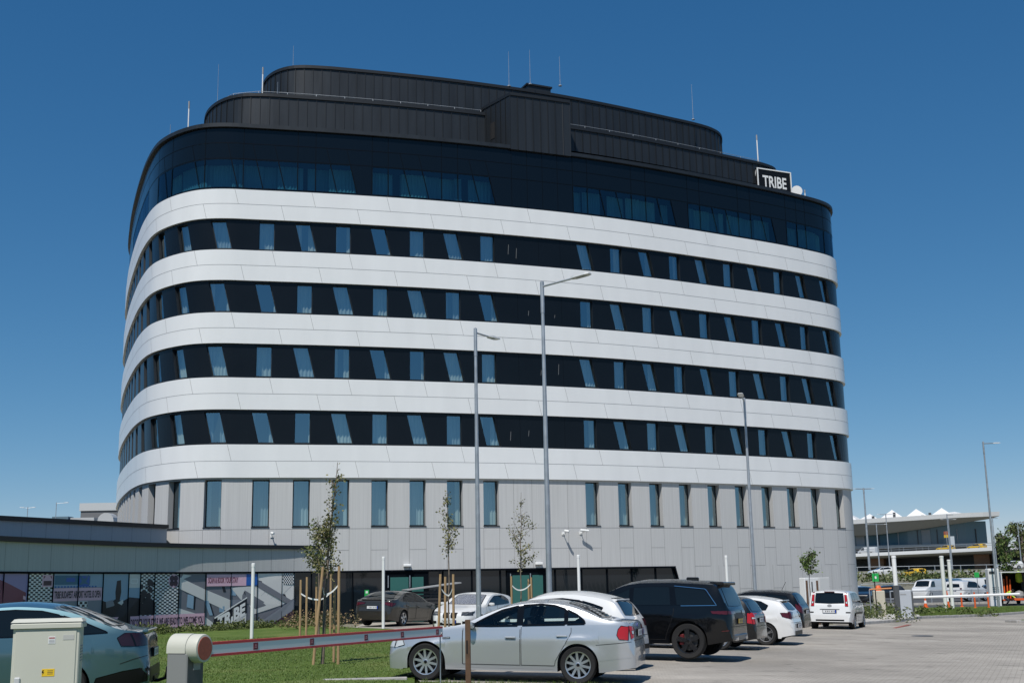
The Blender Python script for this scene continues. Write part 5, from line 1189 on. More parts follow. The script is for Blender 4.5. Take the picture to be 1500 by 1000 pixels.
lamp_post(10.15, 52.0, 9.75, (-.40, -1.3), .12, 'slim galvanised lamp post behind the black people carrier')
lamp_post(35.2, 89.5, 12.1, (1.2, .3), .05, 'lone tall lamp post right of the hotel, standing in the grass strip', .1)
for x, y, h, lab in ((59.5, 205, 17, 'two armed lamp post just right of the hotel corner'), (61.5, 206, 11, 'thin two armed lamp post beside the thicker pole at the hotel corner')):
    lamp_post(x, y, h, (2.0, .3), .05, lab, .22 if h > 15 else .14, True, z=-.6, group='far lamp posts')
for i, (px_, y, h) in enumerate(((86, 240, 12), (94, 238, 12), (98, 236, 11), (71.5, 200, 11), (66, 215, 12), (99, 190, 10))):
    lamp_post(px_, y, h, (1.6, .2), .05, ['far lamp post in front of the terminal, leftmost of a close group of three', 'far lamp post in front of the terminal, middle of a close group of three', 'far lamp post in front of the terminal, rightmost of a close group of three', 'far lamp post right of the yellow taxis', 'far lamp post left of the yellow taxis', 'far lamp post near the pale bus on the bridge'][i], .13, i % 2 == 0, z=.5, group='far lamp posts')
def white_post(x, y, h, label, r=.058, lower=None):
    t = thing('white_post', (x, y, gz(x)), label, 'post', 0, 'white posts'); mb = MB(); z0 = lower or -.1
    mb.tube([(0, 0, z0), (0, 0, h - .12)], r, M_WPAINT, 14); mb.build('shaft', t, 40); mb = MB(); mb.lathe([(r * 1.12, h - .12), (r * 1.12, h - .02), (r * .8, h), (0, h)], M_WPAINT, n=14); mb.build('cap', t, 40)
    if lower: mb = MB(); mb.bbox((0, 0, lower / 2), (.26, .2, lower), M_POSTDARK, .02); mb.build('sleeve', t)
    return t
white_post(-8.72, 40.3, 2.45, 'white post in the planting bed in front of the printed window film')
white_post(-5.2, 47.6, 2.75, 'white post beside the grey-brown saloon, before the left doorway')
white_post(2.42, 47.2, 2.85, 'white post left of the black off-roader roof, before the dark glazing')
white_post(8.85, 51.2, 2.95, 'white post right of the black off-roader, before the grey wall')
white_post(19.45, 62.6, 3.25, 'white post rising from a dark grey sleeve on the traffic island', .11, 1.75)
white_post(30.9, 88.3, 3.75, 'white post behind the white boom, left of a close pair', .14)
white_post(30.7, 86.3, 3.45, 'white post behind the white boom, shorter one of a close pair', .12)

# ------------------------------------------------------------------ foreground: cabinet, boom, steel post
cb = thing('utility_cabinet', (-5.0, 13.1, gz(-5)), 'cream utility cabinet with a yellow warning sticker in front of the teal car', 'cabinet', radians(13))
mb = MB(); mb.bbox((0, 0, .66), (.67, .30, 1.32), M_CABINET, .012); mb.build('housing', cb)
mb = MB(); mb.bbox((0, -.0, 1.325), (.72, .36, .06), M_CABINET, .018); V = [(-.36, -.18, 1.356), (.36, -.18, 1.356), (.36, .18, 1.356), (-.36, .18, 1.356), (-.335, -.12, 1.39), (.335, -.12, 1.39), (.335, .12, 1.39), (-.335, .12, 1.39)]; mb.mesh(V, [(0, 1, 5, 4), (1, 2, 6, 5), (2, 3, 7, 6), (3, 0, 4, 7), (4, 5, 6, 7)], M_CABINET); mb.build('lid', cb)
mb = MB(); mb.bbox((-.005, -.153, .66), (.61, .014, 1.22), M_CABINET, .005); dr = mb.build('door', cb)
mb = MB(); mb.bbox((-.265, -.167, .70), (.06, .025, .20), mat('handle_grey', (.55, .56, .57), .4), .01); mb.build('handle', dr)
mb = MB(); mb.box((.035, -.1615, .84), (.125, .003, .075), mat('warning_yellow', (.80, .52, .02), .5)); mb.mesh([(x * .05 - .005, -.1635, .84 + y * .05) for x, y in ((-.35, .5), (.0, .5), (-.2, .1), (.05, .1), (-.35, -.6), (-.2, -.1), (-.45, -.1))], [(0, 1, 2, 3, 4, 5, 6)], M_BLACK)
for k in range(3): mb.box((.055, -.1635, .858 - k * .016), (.055, .001, .005), M_FARD)
mb.build('warning_sticker', dr)
mb = MB(); mb.box((.055, -.1615, 1.17), (.07, .003, .075), M_PLATE); mb.box((.055, -.164, 1.192), (.058, .001, .012), M_MAR if False else mat('label_red', (.4, .08, .08), .5))
for k in range(3): mb.box((.055, -.164, 1.172 - k * .014), (.056, .001, .005), M_FARG)
mb.build('label_sticker', dr)
mb = MB(); mb.box((.22, -.1615, 1.195), (.11, .003, .05), mat('faded_label', (.47, .47, .45), .5)); mb.build('faded_sticker', dr)
mb = MB()
for k in range(6): mb.box((.337, .02, .95 + k * .03), (.006, .2, .012), M_FARG)
mb.build('vent', cb)

bp = thing('boom_barrier', (-3.92, 14.55, gz(-3.9)), 'road barrier with a red disc and a red edged white boom, beside the cream cabinet', 'barrier', radians(-22.2))
zt = 1.275 - gz(-3.92)
mb = MB(); mb.bbox((-.005, 0, (zt - .22) / 2), (.29, .32, zt - .22), M_POSTGREY, .012); mb.box((.142, 0, (zt - .22) / 2), (.006, .29, zt - .30), M_POSTDARK); mb.box((.147, .02, zt - .36), (.004, .13, .11), M_FARG); mb.build('post', bp)  # post's right face carries a darker panel, its shade put into the colour
mb = MB(); n = 14; V = []
for x in (-.155, .11):
    V += [(x, -.165, zt - .22)] + [(x, -.165 * cos(pi * k / n), zt - .165 + .165 * sin(pi * k / n)) for k in range(n + 1)] + [(x, .165, zt - .22)]
k_ = n + 3; mb.mesh(V, [(i, i + 1, k_ + i + 1, k_ + i) for i in range(k_ - 1)] + [tuple(range(k_)), tuple(range(2 * k_ - 1, k_ - 1, -1))], M_CABINET); mb.build('hood', bp, 40)
mb = MB(); mb.lathe([(.165, .115), (.165, .245), (.158, .262), (.135, .268)], M_CABINET, (0, 0, zt - .17), 'X', 36); hb = mb.build('boom_hub', bp, 40)
mb = MB(); mb.lathe([(.135, .268), (.132, .272), (0, .272)], M_REFL, (0, 0, zt - .17), 'X', 36); mb.build('reflector_disc', hb, 40)
mb = MB(); BL = 6.55; zb = 1.085 - gz(-3.92); fall = -.0
def boomseg(mb, z0, z1, t, m):
    V = [(.19 + sx_ * t, y, zz + (y - .1) * -.0105) for y in (.1, BL) for sx_ in (-1, 1) for zz in (zb + z0, zb + z1)]; mb.mesh(V, [(0, 1, 3, 2), (4, 6, 7, 5), (0, 4, 5, 1), (2, 3, 7, 6), (0, 2, 6, 4), (1, 5, 7, 3)], m)
boomseg(mb, -.058, .050, .021, M_BOOMW); boomseg(mb, .0502, .082, .024, M_BOOMRED); boomseg(mb, -.088, -.0582, .024, M_BOOMRED); bm_ = mb.build('boom', bp)
mb = MB()
for y in (1.12, 2.45, 3.95, 5.1, 6.35):
    zc = zb - (y - .1) * .0105 - .004; mb.box((.2125, y, zc), (.004, .10, .085), mat('sign_maroon', (.20, .02, .04), .5)); mb.box((.2155, y, zc - .012), (.002, .045, .012), M_PINKY if False else mat('sign_pink', (.6, .25, .28), .5)); mb.box((.2155, y, zc + .012), (.002, .02, .02), MATS['sign_pink'])
mb.build('reflective_sign', bm_)
mb = MB(); mb.tube([(.19, BL - .05, zb - .11), (.19, BL - .05, .06)], .011, M_STEEL, 8); mb.tube([(.15, BL - .05, zb - .10), (.23, BL - .05, zb - .10)], .02, M_STEEL, 8); mb.build('support_rod', bm_)

ps = MB(); ps.bbox((0, 0, .62), (.075, .05, 1.36), M_RUST, .006); ps.box((-.012, -.0265, .93), (.022, .004, .18), M_DARKU); tag(ps.build('steel_post', loc=(-.69, 17.1, gz(0) - .0)), 'brown steel post with a slot in front of the silver saloon', 'post')

# ------------------------------------------------------------------ things at the hotel wall
sh = thing('bin_shelter', (-4.0, 55.4, gz(-4)), 'low dark slatted shelter with a sloping roof in front of the left doorway', 'shelter', radians(17))
mb = MB()
for x in (-1.05, 0, 1.05):
    for y in (-.4, .4): mb.box((x, y, .72), (.06, .06, 1.44), M_FRAME)
mb.build('frame', sh); mb = MB()
for k in range(9): mb.box((0, -.44, .12 + k * .15), (2.2, .025, .10), mat('dark_slat', (.03, .03, .032), .6)); mb.box((-1.12, 0, .12 + k * .15), (.025, .85, .10), MATS['dark_slat']); mb.box((1.12, 0, .12 + k * .15), (.025, .85, .10), MATS['dark_slat'])
mb.build('slats', sh); mb = MB(); mb.box((.12, -.05, 1.58), (2.5, 1.3, .05), M_FARG, 0, 0, radians(-6.5)); mb.build('roof', sh)
def at_wall(P, s, z, name, label, cat, group=None):
    p = P.at(s, 0); return thing(name, (p.x, p.y, z), label, cat, P.ang(s), group)
for s, z, lab, tw in ((-1.8, 4.08, 'white security camera on the grey wall above the annex roof', .1), (12.25, 4.1, 'white security camera, left of a pair on the grey wall', .1), (13.2, 4.13, 'white security camera, right of a pair on the grey wall', .75)):
    t = at_wall(TP, s, z, 'security_camera', lab, 'camera', 'security cameras')
    mb = MB(); mb.box((0, -.02, -.02), (.14, .04, .14), M_WPAINT); mb.tube([(0, -.03, -.02), (0, -.30, -.02), (0, -.34, .03)], .022, M_WPAINT, 8); mb.build('bracket', t)
    mb = MB(); mb.tube([(-.05 * tw * 4, -.30, .10), (.22 * tw, -.36 - .16 * (1 - tw), .07), (.26 * tw + .05, -.38 - .2 * (1 - tw), .06)], [.06, .06, .055], M_WPAINT, 12); mb.build('camera_body', t, 40)
for s, lab in ((4.4, 'white wall lamp above the left doorway'), (10.9, 'white wall lamp above the right doorway')):
    t = at_wall(TP, s, 2.62, 'wall_lamp', lab, 'wall lamp', 'wall lamps'); mb = MB(); mb.bbox((0, -.12, .04), (.36, .22, .10), M_WPAINT, .03); mb.build('lamp_cover', t); mb = MB(); mb.box((0, -.12, -.02), (.30, .16, .03), M_FARG); mb.build('diffuser', t)
for s, z, m, lab in ((2.55, 1.42, M_SIGNG, 'small green notice on the dark lobby glazing'), (11.35, 1.5, M_FARW, 'small pale notice beside the right doorway')):
    t = at_wall(TP, s, z, 'notice', lab, 'notice', 'notices on the glazing'); mb = MB(); mb.box((0, .12, 0), (.2, .012, .3), m); mb.build('notice_board', t); mb = MB(); mb.box((0, .113, .05), (.1, .002, .1), M_WPAINT); mb.build('symbol', t)
t = thing('electrical_cabinet', (14.75, 61.2, gz(14.7)), 'light grey electrical cabinet with a yellow sticker against the hotel wall', 'cabinet', radians(30))
mb = MB(); mb.bbox((-.1, 0, 1.05), (.95, .4, 2.1), M_FARW, .02); mb.bbox((.75, .0, 1.05), (.7, .4, 2.1), mat('cab_grey', (.55, .56, .56), .6), .02); mb.build('housing', t); mb = MB()
for x in (-.42, -.1): mb.box((x, -.205, 1.25), (.07, .01, 1.3), M_FARD)
mb.build('slot', t); mb = MB(); mb.lathe([(.12, -.206), (.12, -.21), (0, -.21)], mat('warning_yellow', (.8, .52, .02), .5), (.75, 0, 1.35), 'Y', 3); mb.build('warning_sticker', t)

# ------------------------------------------------------------------ traffic island on the right
t = thing('ticket_machine', (20.35, 64.3, gz(21) + .11), 'grey ticket machine of the white boom on the traffic island', 'machine', radians(-12))
mb = MB(); mb.bbox((0, 0, .70), (.72, .55, 1.4), mat('machine_grey', (.42, .45, .49), .5), .03); mb.box((.40, .05, .66), (.10, .45, 1.3), M_POSTDARK); mb.build('housing', t); mb = MB(); mb.box((-.05, -.28, 1.2), (.3, .01, .06), M_FARG); mb.build('slot', t)
mb = MB(); mb.tube([(.45, 0, 1.02), (5.75, .15, 1.12)], .065, M_WPAINT, 10); mb.build('boom', t)
t = thing('post_box', (19.25, 65.0, gz(19) + .1), 'beige box like machine behind the traffic island shrubs', 'machine', radians(-10))
mb = MB(); mb.bbox((0, 0, .68), (.58, .5, 1.36), mat('machine_beige', (.50, .47, .38), .6), .03); mb.build('housing', t); mb = MB(); mb.lathe([(.17, 1.36), (.15, 1.52), (.09, 1.62), (0, 1.64)], M_ORANGE, n=12); mb.build('beacon', t)
t = thing('height_sign', (18.7, 63.7, gz(19) + .1), 'green square sign on a thin black pole by the island', 'sign'); mb = MB(); mb.tube([(0, 0, 0), (0, 0, 2.3)], .03, M_BLACK); mb.build('pole', t); mb = MB(); mb.bbox((.06, 0, 2.05), (.34, .05, .42), M_SIGNG, .01); mb.box((.06, -.027, 2.05), (.09, .003, .12), M_WPAINT); mb.build('sign_panel', t)
mb = MB(); mb.tube([(-.35, 0, 0), (.8, 0, .04)], .035, mat('bar_orange', (.62, .26, .10), .5), 8); mb.tube([(-.35, 0, 0), (-.35, 0, -1.4)], .03, M_STEEL, 6); tag(mb.build('orange_bar', loc=(18.6, 63.2, gz(19) + 1.55)), 'thin orange bar reaching left from the white post', 'bar')
for i, (x, y) in enumerate(((29.3, 93.5), (34.4, 95))):
    t = thing('green_sign', (37.2 + i * .85, 98.5, -.6), ['small green sign left of its twin above the white off-roader', 'small green sign right of its twin, next to the white kiosk'][i], 'sign'); mb = MB(); mb.tube([(0, 0, 0), (0, 0, 2.2)], .03, M_STEEL, 6); mb.build('pole', t); mb = MB(); mb.box((0, 0, 2.3), (.36, .06, .4), M_SIGNG, radians(25 if i else -20)); mb.build('sign_panel', t)
def cone(x, y, h, label):
    t = thing('traffic_cone', (x, y, gz(x) - .02), label, 'cone', 0, 'orange cones and flexible posts'); mb = MB(); mb.box((0, 0, .02), (.38, .38, .04), M_ORANGE); mb.lathe([(.15, .04), (.03, h), (0, h)], M_ORANGE, n=12); mb.build('cone_body', t); mb = MB(); mb.lathe([(.112, h * .38), (.078, h * .62)], M_WPAINT, n=12); mb.build('white_sleeve', t)
def flexpost(x, y, h, label):
    t = thing('flexible_post', (x, y, gz(x) - .02), label, 'bollard', 0, 'orange cones and flexible posts'); mb = MB(); mb.lathe([(.16, 0), (.14, .06), (.07, .10)], M_ORANGE, n=12); mb.tube([(0, 0, .08), (0, 0, h)], .06, M_ORANGE, 10); mb.build('shaft', t); mb = MB(); mb.lathe([(.063, h * .7), (.063, h * .82)], M_WPAINT, n=10); mb.build('reflective_band', t)
cone(31.1, 93.2, .85, 'orange and white cone left of the pair of white posts'); cone(32.1, 91.2, 1.25, 'tall orange cone between the pair of white posts')
flexpost(33.5, 92.2, 1.05, 'orange flexible post just right of the pair of white posts'); flexpost(33.0, 88.2, 1.15, 'orange flexible post under the white boom, middle of the three'); flexpost(34.0, 88.3, 1.15, 'orange flexible post left of the lone tall lamp post')

# white kiosk, open van, worker
t = thing('kiosk', (36.5, 93.5, -.65), 'white kiosk with grey lettered panels left of the lone tall lamp post', 'kiosk'); mb = MB(); mb.bbox((0, 0, 1.4), (.85, .6, 2.8), M_FARW, .04); mb.build('cabin', t); mb = MB(); mb.box((-.05, -.31, 2.5), (.6, .02, .2), M_FARD)
for k in range(7): mb.box((.05, -.31, .55 + k * .14), (.5, .02, .07), M_FARG)
mb.build('lettered_panel', t)
t = thing('open_van', (39.3, 97.5, -.65), 'white van with its back open on a dark tool filled inside', 'van', radians(78)); BX_ = lambda a, b, m, mb: mb.box(a, b, m)
mb = MB(); mb.box((0, 1.06, 1.45), (5.4, .06, 2.1), M_FARW); mb.box((0, -1.06, 1.45), (5.4, .06, 2.1), M_FARW); mb.box((0, 0, 2.52), (5.4, 2.18, .07), M_FARW); mb.box((0, 0, .45), (5.4, 2.1, .1), M_FARD); mb.box((2.72, 0, 1.2), (.06, 2.18, 1.5), M_FARW); mb.box((.6, 0, 1.4), (.05, 2.06, 2.0), M_DARKU); mb.build('cargo_body', t)
mb = MB(); mb.box((-2.72, 0, .44), (.12, 2.15, .16), M_ORANGE); mb.build('rear_step', t)
for sd in (1, -1):
    mb = MB(); mb.box((-3.2, sd * 1.12, 1.5), (.98, .06, 2.05), M_FARW); mb.box((-3.2, sd * 1.085, 1.95), (.6, .01, .6), M_CARGLASS); mb.build('rear_door', t)
    for x in (-1.6, 1.9): mb = MB(); mb.lathe([(.2, -.11), (.34, -.11), (.34, .11), (.2, .11)], M_RUBBER, (x, sd * .95, .34), 'Y', 18); mb.build('wheel', t)
for i, (y, h, lean) in enumerate(((.72, 1.5, .06), (.5, 1.7, .0), (.30, 1.45, -.05))):
    mb = MB(); mb.tube([(0, 0, 0), (.05, lean, h)], .06, M_ORANGE, 8); tag(mb.build('orange_pole', loc=(39.3 - 2.0 * cos(radians(78)) - y * sin(radians(78)), 97.5 - 2.0 * sin(radians(78)) + y * cos(radians(78)), -.15)), 'orange pole stowed in the open van, ' + ['leftmost of three', 'tallest of three', 'rightmost of three'][i], 'pole', 'orange poles in the van')
mb = MB(); mb.lathe([(.0, .6), (.3, .5), (.36, .2), (.3, 0), (0, 0)], M_FARG, n=12); tag(mb.build('sack', loc=(39.3, 95.6, -.15)), 'grey sack lying in the open van', 'sack')
mb = MB(); mb.lathe([(0, .95), (.16, .9), (.26, .6), (.24, .1), (0, 0)], M_HIVIS, n=12); tag(mb.build('hi_vis_jacket', loc=(39.5, 95.9, 1.0)), 'yellow safety jacket hanging inside the open van', 'jacket')

def person(loc, rz, label, joints, edges, radii, shirt, trousers):
    """one skinned body; clothing by height along the chain"""
    t = thing('person', loc, label, 'person', rz); names = list(joints); me = bpy.data.meshes.new('body'); me.from_pydata([joints[n] for n in names], [(names.index(a), names.index(b)) for a, b in edges], [])
    o = bpy.data.objects.new('body', me); COL.objects.link(o); o.parent = t; md = o.modifiers.new('skin', 'SKIN'); sv = me.skin_vertices[0].data
    for i, n in enumerate(names): r = radii[n]; sv[i].radius = (r, r); sv[i].use_root = n == 'pelvis'
    s2 = o.modifiers.new('sub', 'SUBSURF'); s2.levels = 1; s2.render_levels = 1
    dg = bpy.context.evaluated_depsgraph_get(); dg.update(); m2 = bpy.data.meshes.new_from_object(o.evaluated_get(dg)); o.modifiers.clear(); o.data = m2; m2.materials.clear()
    for m in (shirt, trousers, M_SKIN, M_BLACK): m2.materials.append(m)
    jl = {n: Vector(joints[n]) for n in names}
    for p in m2.polygons:
        n = min(names, key=lambda q: (jl[q] - p.center).length); p.use_smooth = True
        p.material_index = 2 if ('head' in n or 'hand' in n or 'finger' in n or 'thumb' in n or n == 'neck') else 3 if ('toe' in n or 'ankle' in n) else 1 if ('knee' in n or 'hip' in n or n == 'pelvis') else 0
    mb = MB(); hd = jl['head']; mb.lathe([(.115, -.02), (.118, .05), (.085, .11), (0, .13)], M_BLACK, (hd.x, hd.y + .015, hd.z), n=12); mb.build('hair', t, 60)
    return t
J = {'pelvis': (0, 0, .62), 'spine': (.03, -.16, .84), 'chest': (.03, -.36, 1.02), 'neck': (.03, -.50, 1.10), 'head': (.03, -.62, 1.12), 'headtop': (.03, -.68, 1.16)}
Ed = [('pelvis', 'spine'), ('spine', 'chest'), ('chest', 'neck'), ('neck', 'head'), ('head', 'headtop')]
R_ = {'pelvis': .15, 'spine': .15, 'chest': .17, 'neck': .065, 'head': .10, 'headtop': .085}
for k, sd in (('l', 1), ('r', -1)):
    J.update({'hip' + k: (sd * .11, .02, .56), 'knee' + k: (sd * .16, -.30, .42), 'ankle' + k: (sd * .15, -.06, .08), 'toe' + k: (sd * .16, -.24, .04), 'shoulder' + k: (sd * .21, -.38, 1.02), 'elbow' + k: (sd * .27, -.50, .78), 'wrist' + k: (sd * .18, -.66, .62), 'hand' + k: (sd * .16, -.72, .58)})
    Ed += [('pelvis', 'hip' + k), ('hip' + k, 'knee' + k), ('knee' + k, 'ankle' + k), ('ankle' + k, 'toe' + k), ('chest', 'shoulder' + k), ('shoulder' + k, 'elbow' + k), ('elbow' + k, 'wrist' + k), ('wrist' + k, 'hand' + k)]
    R_.update({'hip' + k: .10, 'knee' + k: .07, 'ankle' + k: .05, 'toe' + k: .045, 'shoulder' + k: .075, 'elbow' + k: .05, 'wrist' + k: .035, 'hand' + k: .035})
    for f in range(4): J['finger%s%d' % (k, f)] = (sd * (.13 + .018 * f), -.80 + .006 * abs(f - 1), .545); Ed.append(('hand' + k, 'finger%s%d' % (k, f))); R_['finger%s%d' % (k, f)] = .009
    J['thumb' + k] = (sd * .11, -.745, .56); Ed.append(('hand' + k, 'thumb' + k)); R_['thumb' + k] = .011
person((37.75, 94.6, -.66), radians(60), 'person in a yellow safety vest crouching by the open van', J, Ed, R_, M_HIVIS, M_JEANS)

# ------------------------------------------------------------------ far cars
VAN = dict(W=.96, r=.34, ax=(1.7, -1.5), low=.25, lean=.12, tailw=(.25, .08), nosew=(.8, .28), ends=(.26, .32),
    top=[(2.6, .6), (2.57, .85), (2.4, 1.02), (2.0, 1.15), (1.8, 1.22), (1.2, 1.82), (.9, 1.93), (.3, 1.98), (-2.3, 1.97), (-2.5, 1.93), (-2.56, 1.6), (-2.59, .9), (-2.6, .5)], belt=[(2.6, .5), (2.2, .95), (1.6, 1.08), (0, 1.12), (-2.5, 1.12), (-2.6, .45)])
def far_car(spec, col, x, y, z, rz, label, name='parked_car', group='cars in the far car park', van=False, rear=True):
    c = Car(name, label, spec, col, (x, y, z), radians(rz), group, 'van' if van else 'car', False)
    if van: c.sides([], [([(1.5, 1.35), (1.1, 1.72), (.5, 1.76)], [(1.55, 1.18), (.5, 1.18)])]); c.shield(1.75, 1.2, .72, .66)
    else: c.sides([], [([(.6, c.belt(.5) + .1), (.2, c.top(0) - .12), (-.9, c.top(-.9) - .10), (-1.3, c.belt(-1.2) + .14)], [(.62, c.belt(.6) + .03), (-1.3, c.belt(-1.3) + .03)])]); c.shield(.85, .1, .6, .52)
    if rear and not van:
        zr = c.belt(-1.5); c.rear_glass(zr + .06, zr + .28, .56, .5)
        c.pair('taillight', [(.58, zr - .02), (.76, zr - .02)], [(.6, zr - .16), (.76, zr - .16)], M_DRED); c.plate(zr - .2)
    c.wheels('ten', 5); return c
fw, fd, fb, fs = paint('far_white', (.70, .71, .71), 0, .35), paint('far_black', (.012, .013, .015), 0, .3), paint('far_blue', (.03, .05, .08), .2, .3), paint('far_silver', (.40, .42, .44), .4, .3)
G = -.65
c = far_car(dict(grow(MPV, 1.14), W=.92), fw, 41.2, 112, G, 40, 'white off-roader seen from behind with round dark lamps, right of the pair of white posts'); c.o.scale = (1.14,) * 3
far_car(MPV, fd, 30.1, 113, G, 250, 'black car nose to the road, just right of the hotel corner'); far_car(HATCH, fd, 32.9, 116, G, 250, 'black hatchback left of the dark post sleeve in the far car park'); far_car(HATCH, fs, 34.0, 123, G, 160, 'silver grey car half hidden behind the white post on the island')
far_car(WAGON, fd, 37.0, 124, G, 175, 'long black car behind the grey ticket machine'); far_car(VAN, fw, 43.2, 128, G, 228, 'white van facing left, with a big windscreen, behind the ticket machine', 'parked_van', 'vans in the far car park', True); far_car(VAN, fb, 46.4, 132, G, 228, 'dark blue van behind the pair of white posts', 'parked_van', 'vans in the far car park', True)
far_car(VAN, fw, 50.5, 139, G, 185, 'white van behind the white off-roader in the far car park', 'parked_van', 'vans in the far car park', True); far_car(VAN, fw, 57, 147, G, 180, 'white van near the two green signs', 'parked_van', 'vans in the far car park', True); far_car(HATCH, fd, 45.2, 116.5, G, 75, 'black hatchback right of the white off-roader'); far_car(HATCH, fs, 47.5, 142, G, 90, 'grey car between the white vans in the far car park')
far_car(HATCH, fw, 37.0, 137, G, 190, 'white car behind the black hatchback, near the hotel corner')

# ------------------------------------------------------------------ embankment, elevated road, terminal
def slope(name, rows, x0, x1, m):
    mb = MB(); 
    for (y0, z0), (y1, z1) in zip(rows, rows[1:]): mb.face([(x0, y0, z0), (x1, y0, z0), (x1, y1, z1), (x0, y1, z1)], m)
    return tag(mb.build(name), kind='structure')
slope('embankment', [(152, -.75), (190, 1.6), (230, 2.6), (330, 2.8)], 20, 330, M_DRY)
shrubs('undergrowth', [(rr.uniform(45, 130), rr.uniform(160, 205), rr.uniform(1.2, 3), rr.uniform(.7, 2.0)) for i in range(110)], 80, 8, leaf=.45, base=lambda x: .8)
def fence(name, pts, h, label, step=3.0, rails=(.35, .95)):
    t = thing(name, (pts[0][0], pts[0][1], pts[0][2]), label, 'fence'); mb = MB(); o = Vector(pts[0]); P = [Vector(p) - o for p in pts]
    for a, b in zip(P, P[1:]):
        n = max(1, int((b - a).length / step))
        for i in range(n + 1): q = a.lerp(b, i / n); mb.box((q.x, q.y, q.z + h / 2), (.09, .09, h), M_STEEL)
    mb.build('fence_posts', t); mb = MB()
    for r in rails:
        for a, b in zip(P, P[1:]): mb.tube([a + Vector((0, 0, r * h)), b + Vector((0, 0, r * h))], .05, M_STEEL, 6)
    mb.build('rails', t)
fence('guard_rail', [(33, 108, -.65), (44, 108.5, -.65)], 1.1, 'grey railing in front of the black cars of the far car park'); fence('guard_rail', [(50, 193, 1.6), (140, 193, 1.6)], 1.6, 'long grey fence along the top of the embankment', 4); fence('guard_rail', [(44, 156, -.6), (110, 156, -.6)], 1.4, 'grey fence at the foot of the embankment behind the vans', 4)
far_car(HATCH, fw, 60.0, 200, 1.75, 185, 'white car on the embankment right of the thick lamp pole', group='cars on the embankment'); c = far_car(WAGON, M_YELLOW, 60.6, 186, 1.3, 110, 'yellow taxi on the embankment under the bridge', 'taxi', 'yellow taxis'); far_car(WAGON, fw, 90, 222, 2.5, 180, 'white estate under the bridge, right of the yellow taxi', group='cars on the embankment'); far_car(WAGON, fw, 92, 171, 1.5, 190, 'white estate under the bridge near the young roadside tree', group='cars on the embankment'); far_car(HATCH, fs, 96, 171, 1.5, 190, 'silver hatchback under the bridge near the young roadside tree', group='cars on the embankment')

DK = [(70, 318, 6.6), (85, 301, 6.9), (100, 282, 7.2), (118, 252, 7.4), (135, 222, 7.6)]; DKP = Path(spline([Vector(p[:2]) for p in DK], 6), False, 0)
br = thing('elevated_road', (100, 282, 0), 'white edged elevated road in front of the terminal', 'bridge')
dz = lambda s: 6.6 + 1.0 * s / DKP.L
mb = MB(); n = 40
for i in range(n):
    a, b = DKP.L * i / n, DKP.L * (i + 1) / n
    q = lambda s, z, o: DKP.pt(s, dz(s) + z, o)
    mb.face([q(a, 0, 0), q(b, 0, 0), q(b, 0, -12), q(a, 0, -12)], M_ASPH); mb.face([q(a, -.75, -.9), q(b, -.75, -.9), q(b, -1.2, -11), q(a, -1.2, -11)], M_FARG)
part(mb, 'deck', br); mb = MB()
for i in range(n):
    a, b = DKP.L * i / n, DKP.L * (i + 1) / n
    mb.face([q(a, -.35, .05), q(b, -.35, .05), q(b, .42, .0), q(a, .42, .0)], M_FARW); mb.face([q(a, .42, 0), q(b, .42, 0), q(b, .42, -.3), q(a, .42, -.3)], M_FARW); mb.face([q(a, -.75, -.9), q(b, -.75, -.9), q(b, -.35, .05), q(a, -.35, .05)], M_FARG)
part(mb, 'parapet', br); mb = MB()
for k in range(34): s = 1 + k * DKP.L / 34; mb.tube([q(s, .4, -.1), q(s, 1.35, -.1)], .05, M_STEEL, 5)
for z in (.9, 1.35): mb.tube([q(DKP.L * i / 20, z, -.1) for i in range(21)], .05, M_STEEL, 5)
part(mb, 'railing', br)
for s in (24, 52, 80): 
    mb = MB(); x, y, _ = DKP.pt(s, 0, -6); mb.box((x, y, 3.4), (1.6, 3.5, 5.6), mat('pier_brown', (.30, .17, .11), .8), .9); part(mb, 'pier', br)
mb = MB()
for i in range(n): a, b = DKP.L * i / n, DKP.L * (i + 1) / n; mb.face([(q(a, 0, -11)[0], q(a, 0, -11)[1], 2.4), (q(b, 0, -11)[0], q(b, 0, -11)[1], 2.4), q(b, -1.0, -11), q(a, -1.0, -11)], M_FARD)
part(mb, 'back_wall', br)
def on_deck(s, o): x, y, z = DKP.pt(s, dz(s), o); return x, y, z, math.degrees(DKP.ang(s))
x, y, z, a = on_deck(23, -3.5); far_car(dict(VAN), fw, x, y, z, a + 180, 'white van driving on the elevated road beside the hotel corner', 'delivery_van', 'vehicles on the elevated road', True)
x, y, z, a = on_deck(44.2, -3.5); far_car(WAGON, M_YELLOW, x, y, z, a + 180, 'yellow taxi on the elevated road, left one of two', 'taxi', 'yellow taxis'); x, y, z, a = on_deck(52.5, -3.5); far_car(WAGON, M_YELLOW, x, y, z, a + 180, 'yellow taxi on the elevated road, right one of two', 'taxi', 'yellow taxis')
x, y, z, a = on_deck(107, -4); t = thing('bus', (x, y, z), 'pale bus on the elevated road at the right edge', 'bus', radians(a)); mb = MB(); mb.bbox((0, 0, 1.65), (11, 2.5, 2.7), M_FARW, .2); mb.build('body', t); mb = MB(); mb.box((0, -1.26, 2.0), (10, .02, .9), M_FARGL); mb.build('window_band', t)
for x_ in (-3.5, 3.5): mb = MB(); mb.lathe([(.2, -1.28), (.5, -1.28), (.5, -1.0), (0, -1.0)], M_RUBBER, (x_, 0, .5), 'Y', 16); mb.build('wheel', t)
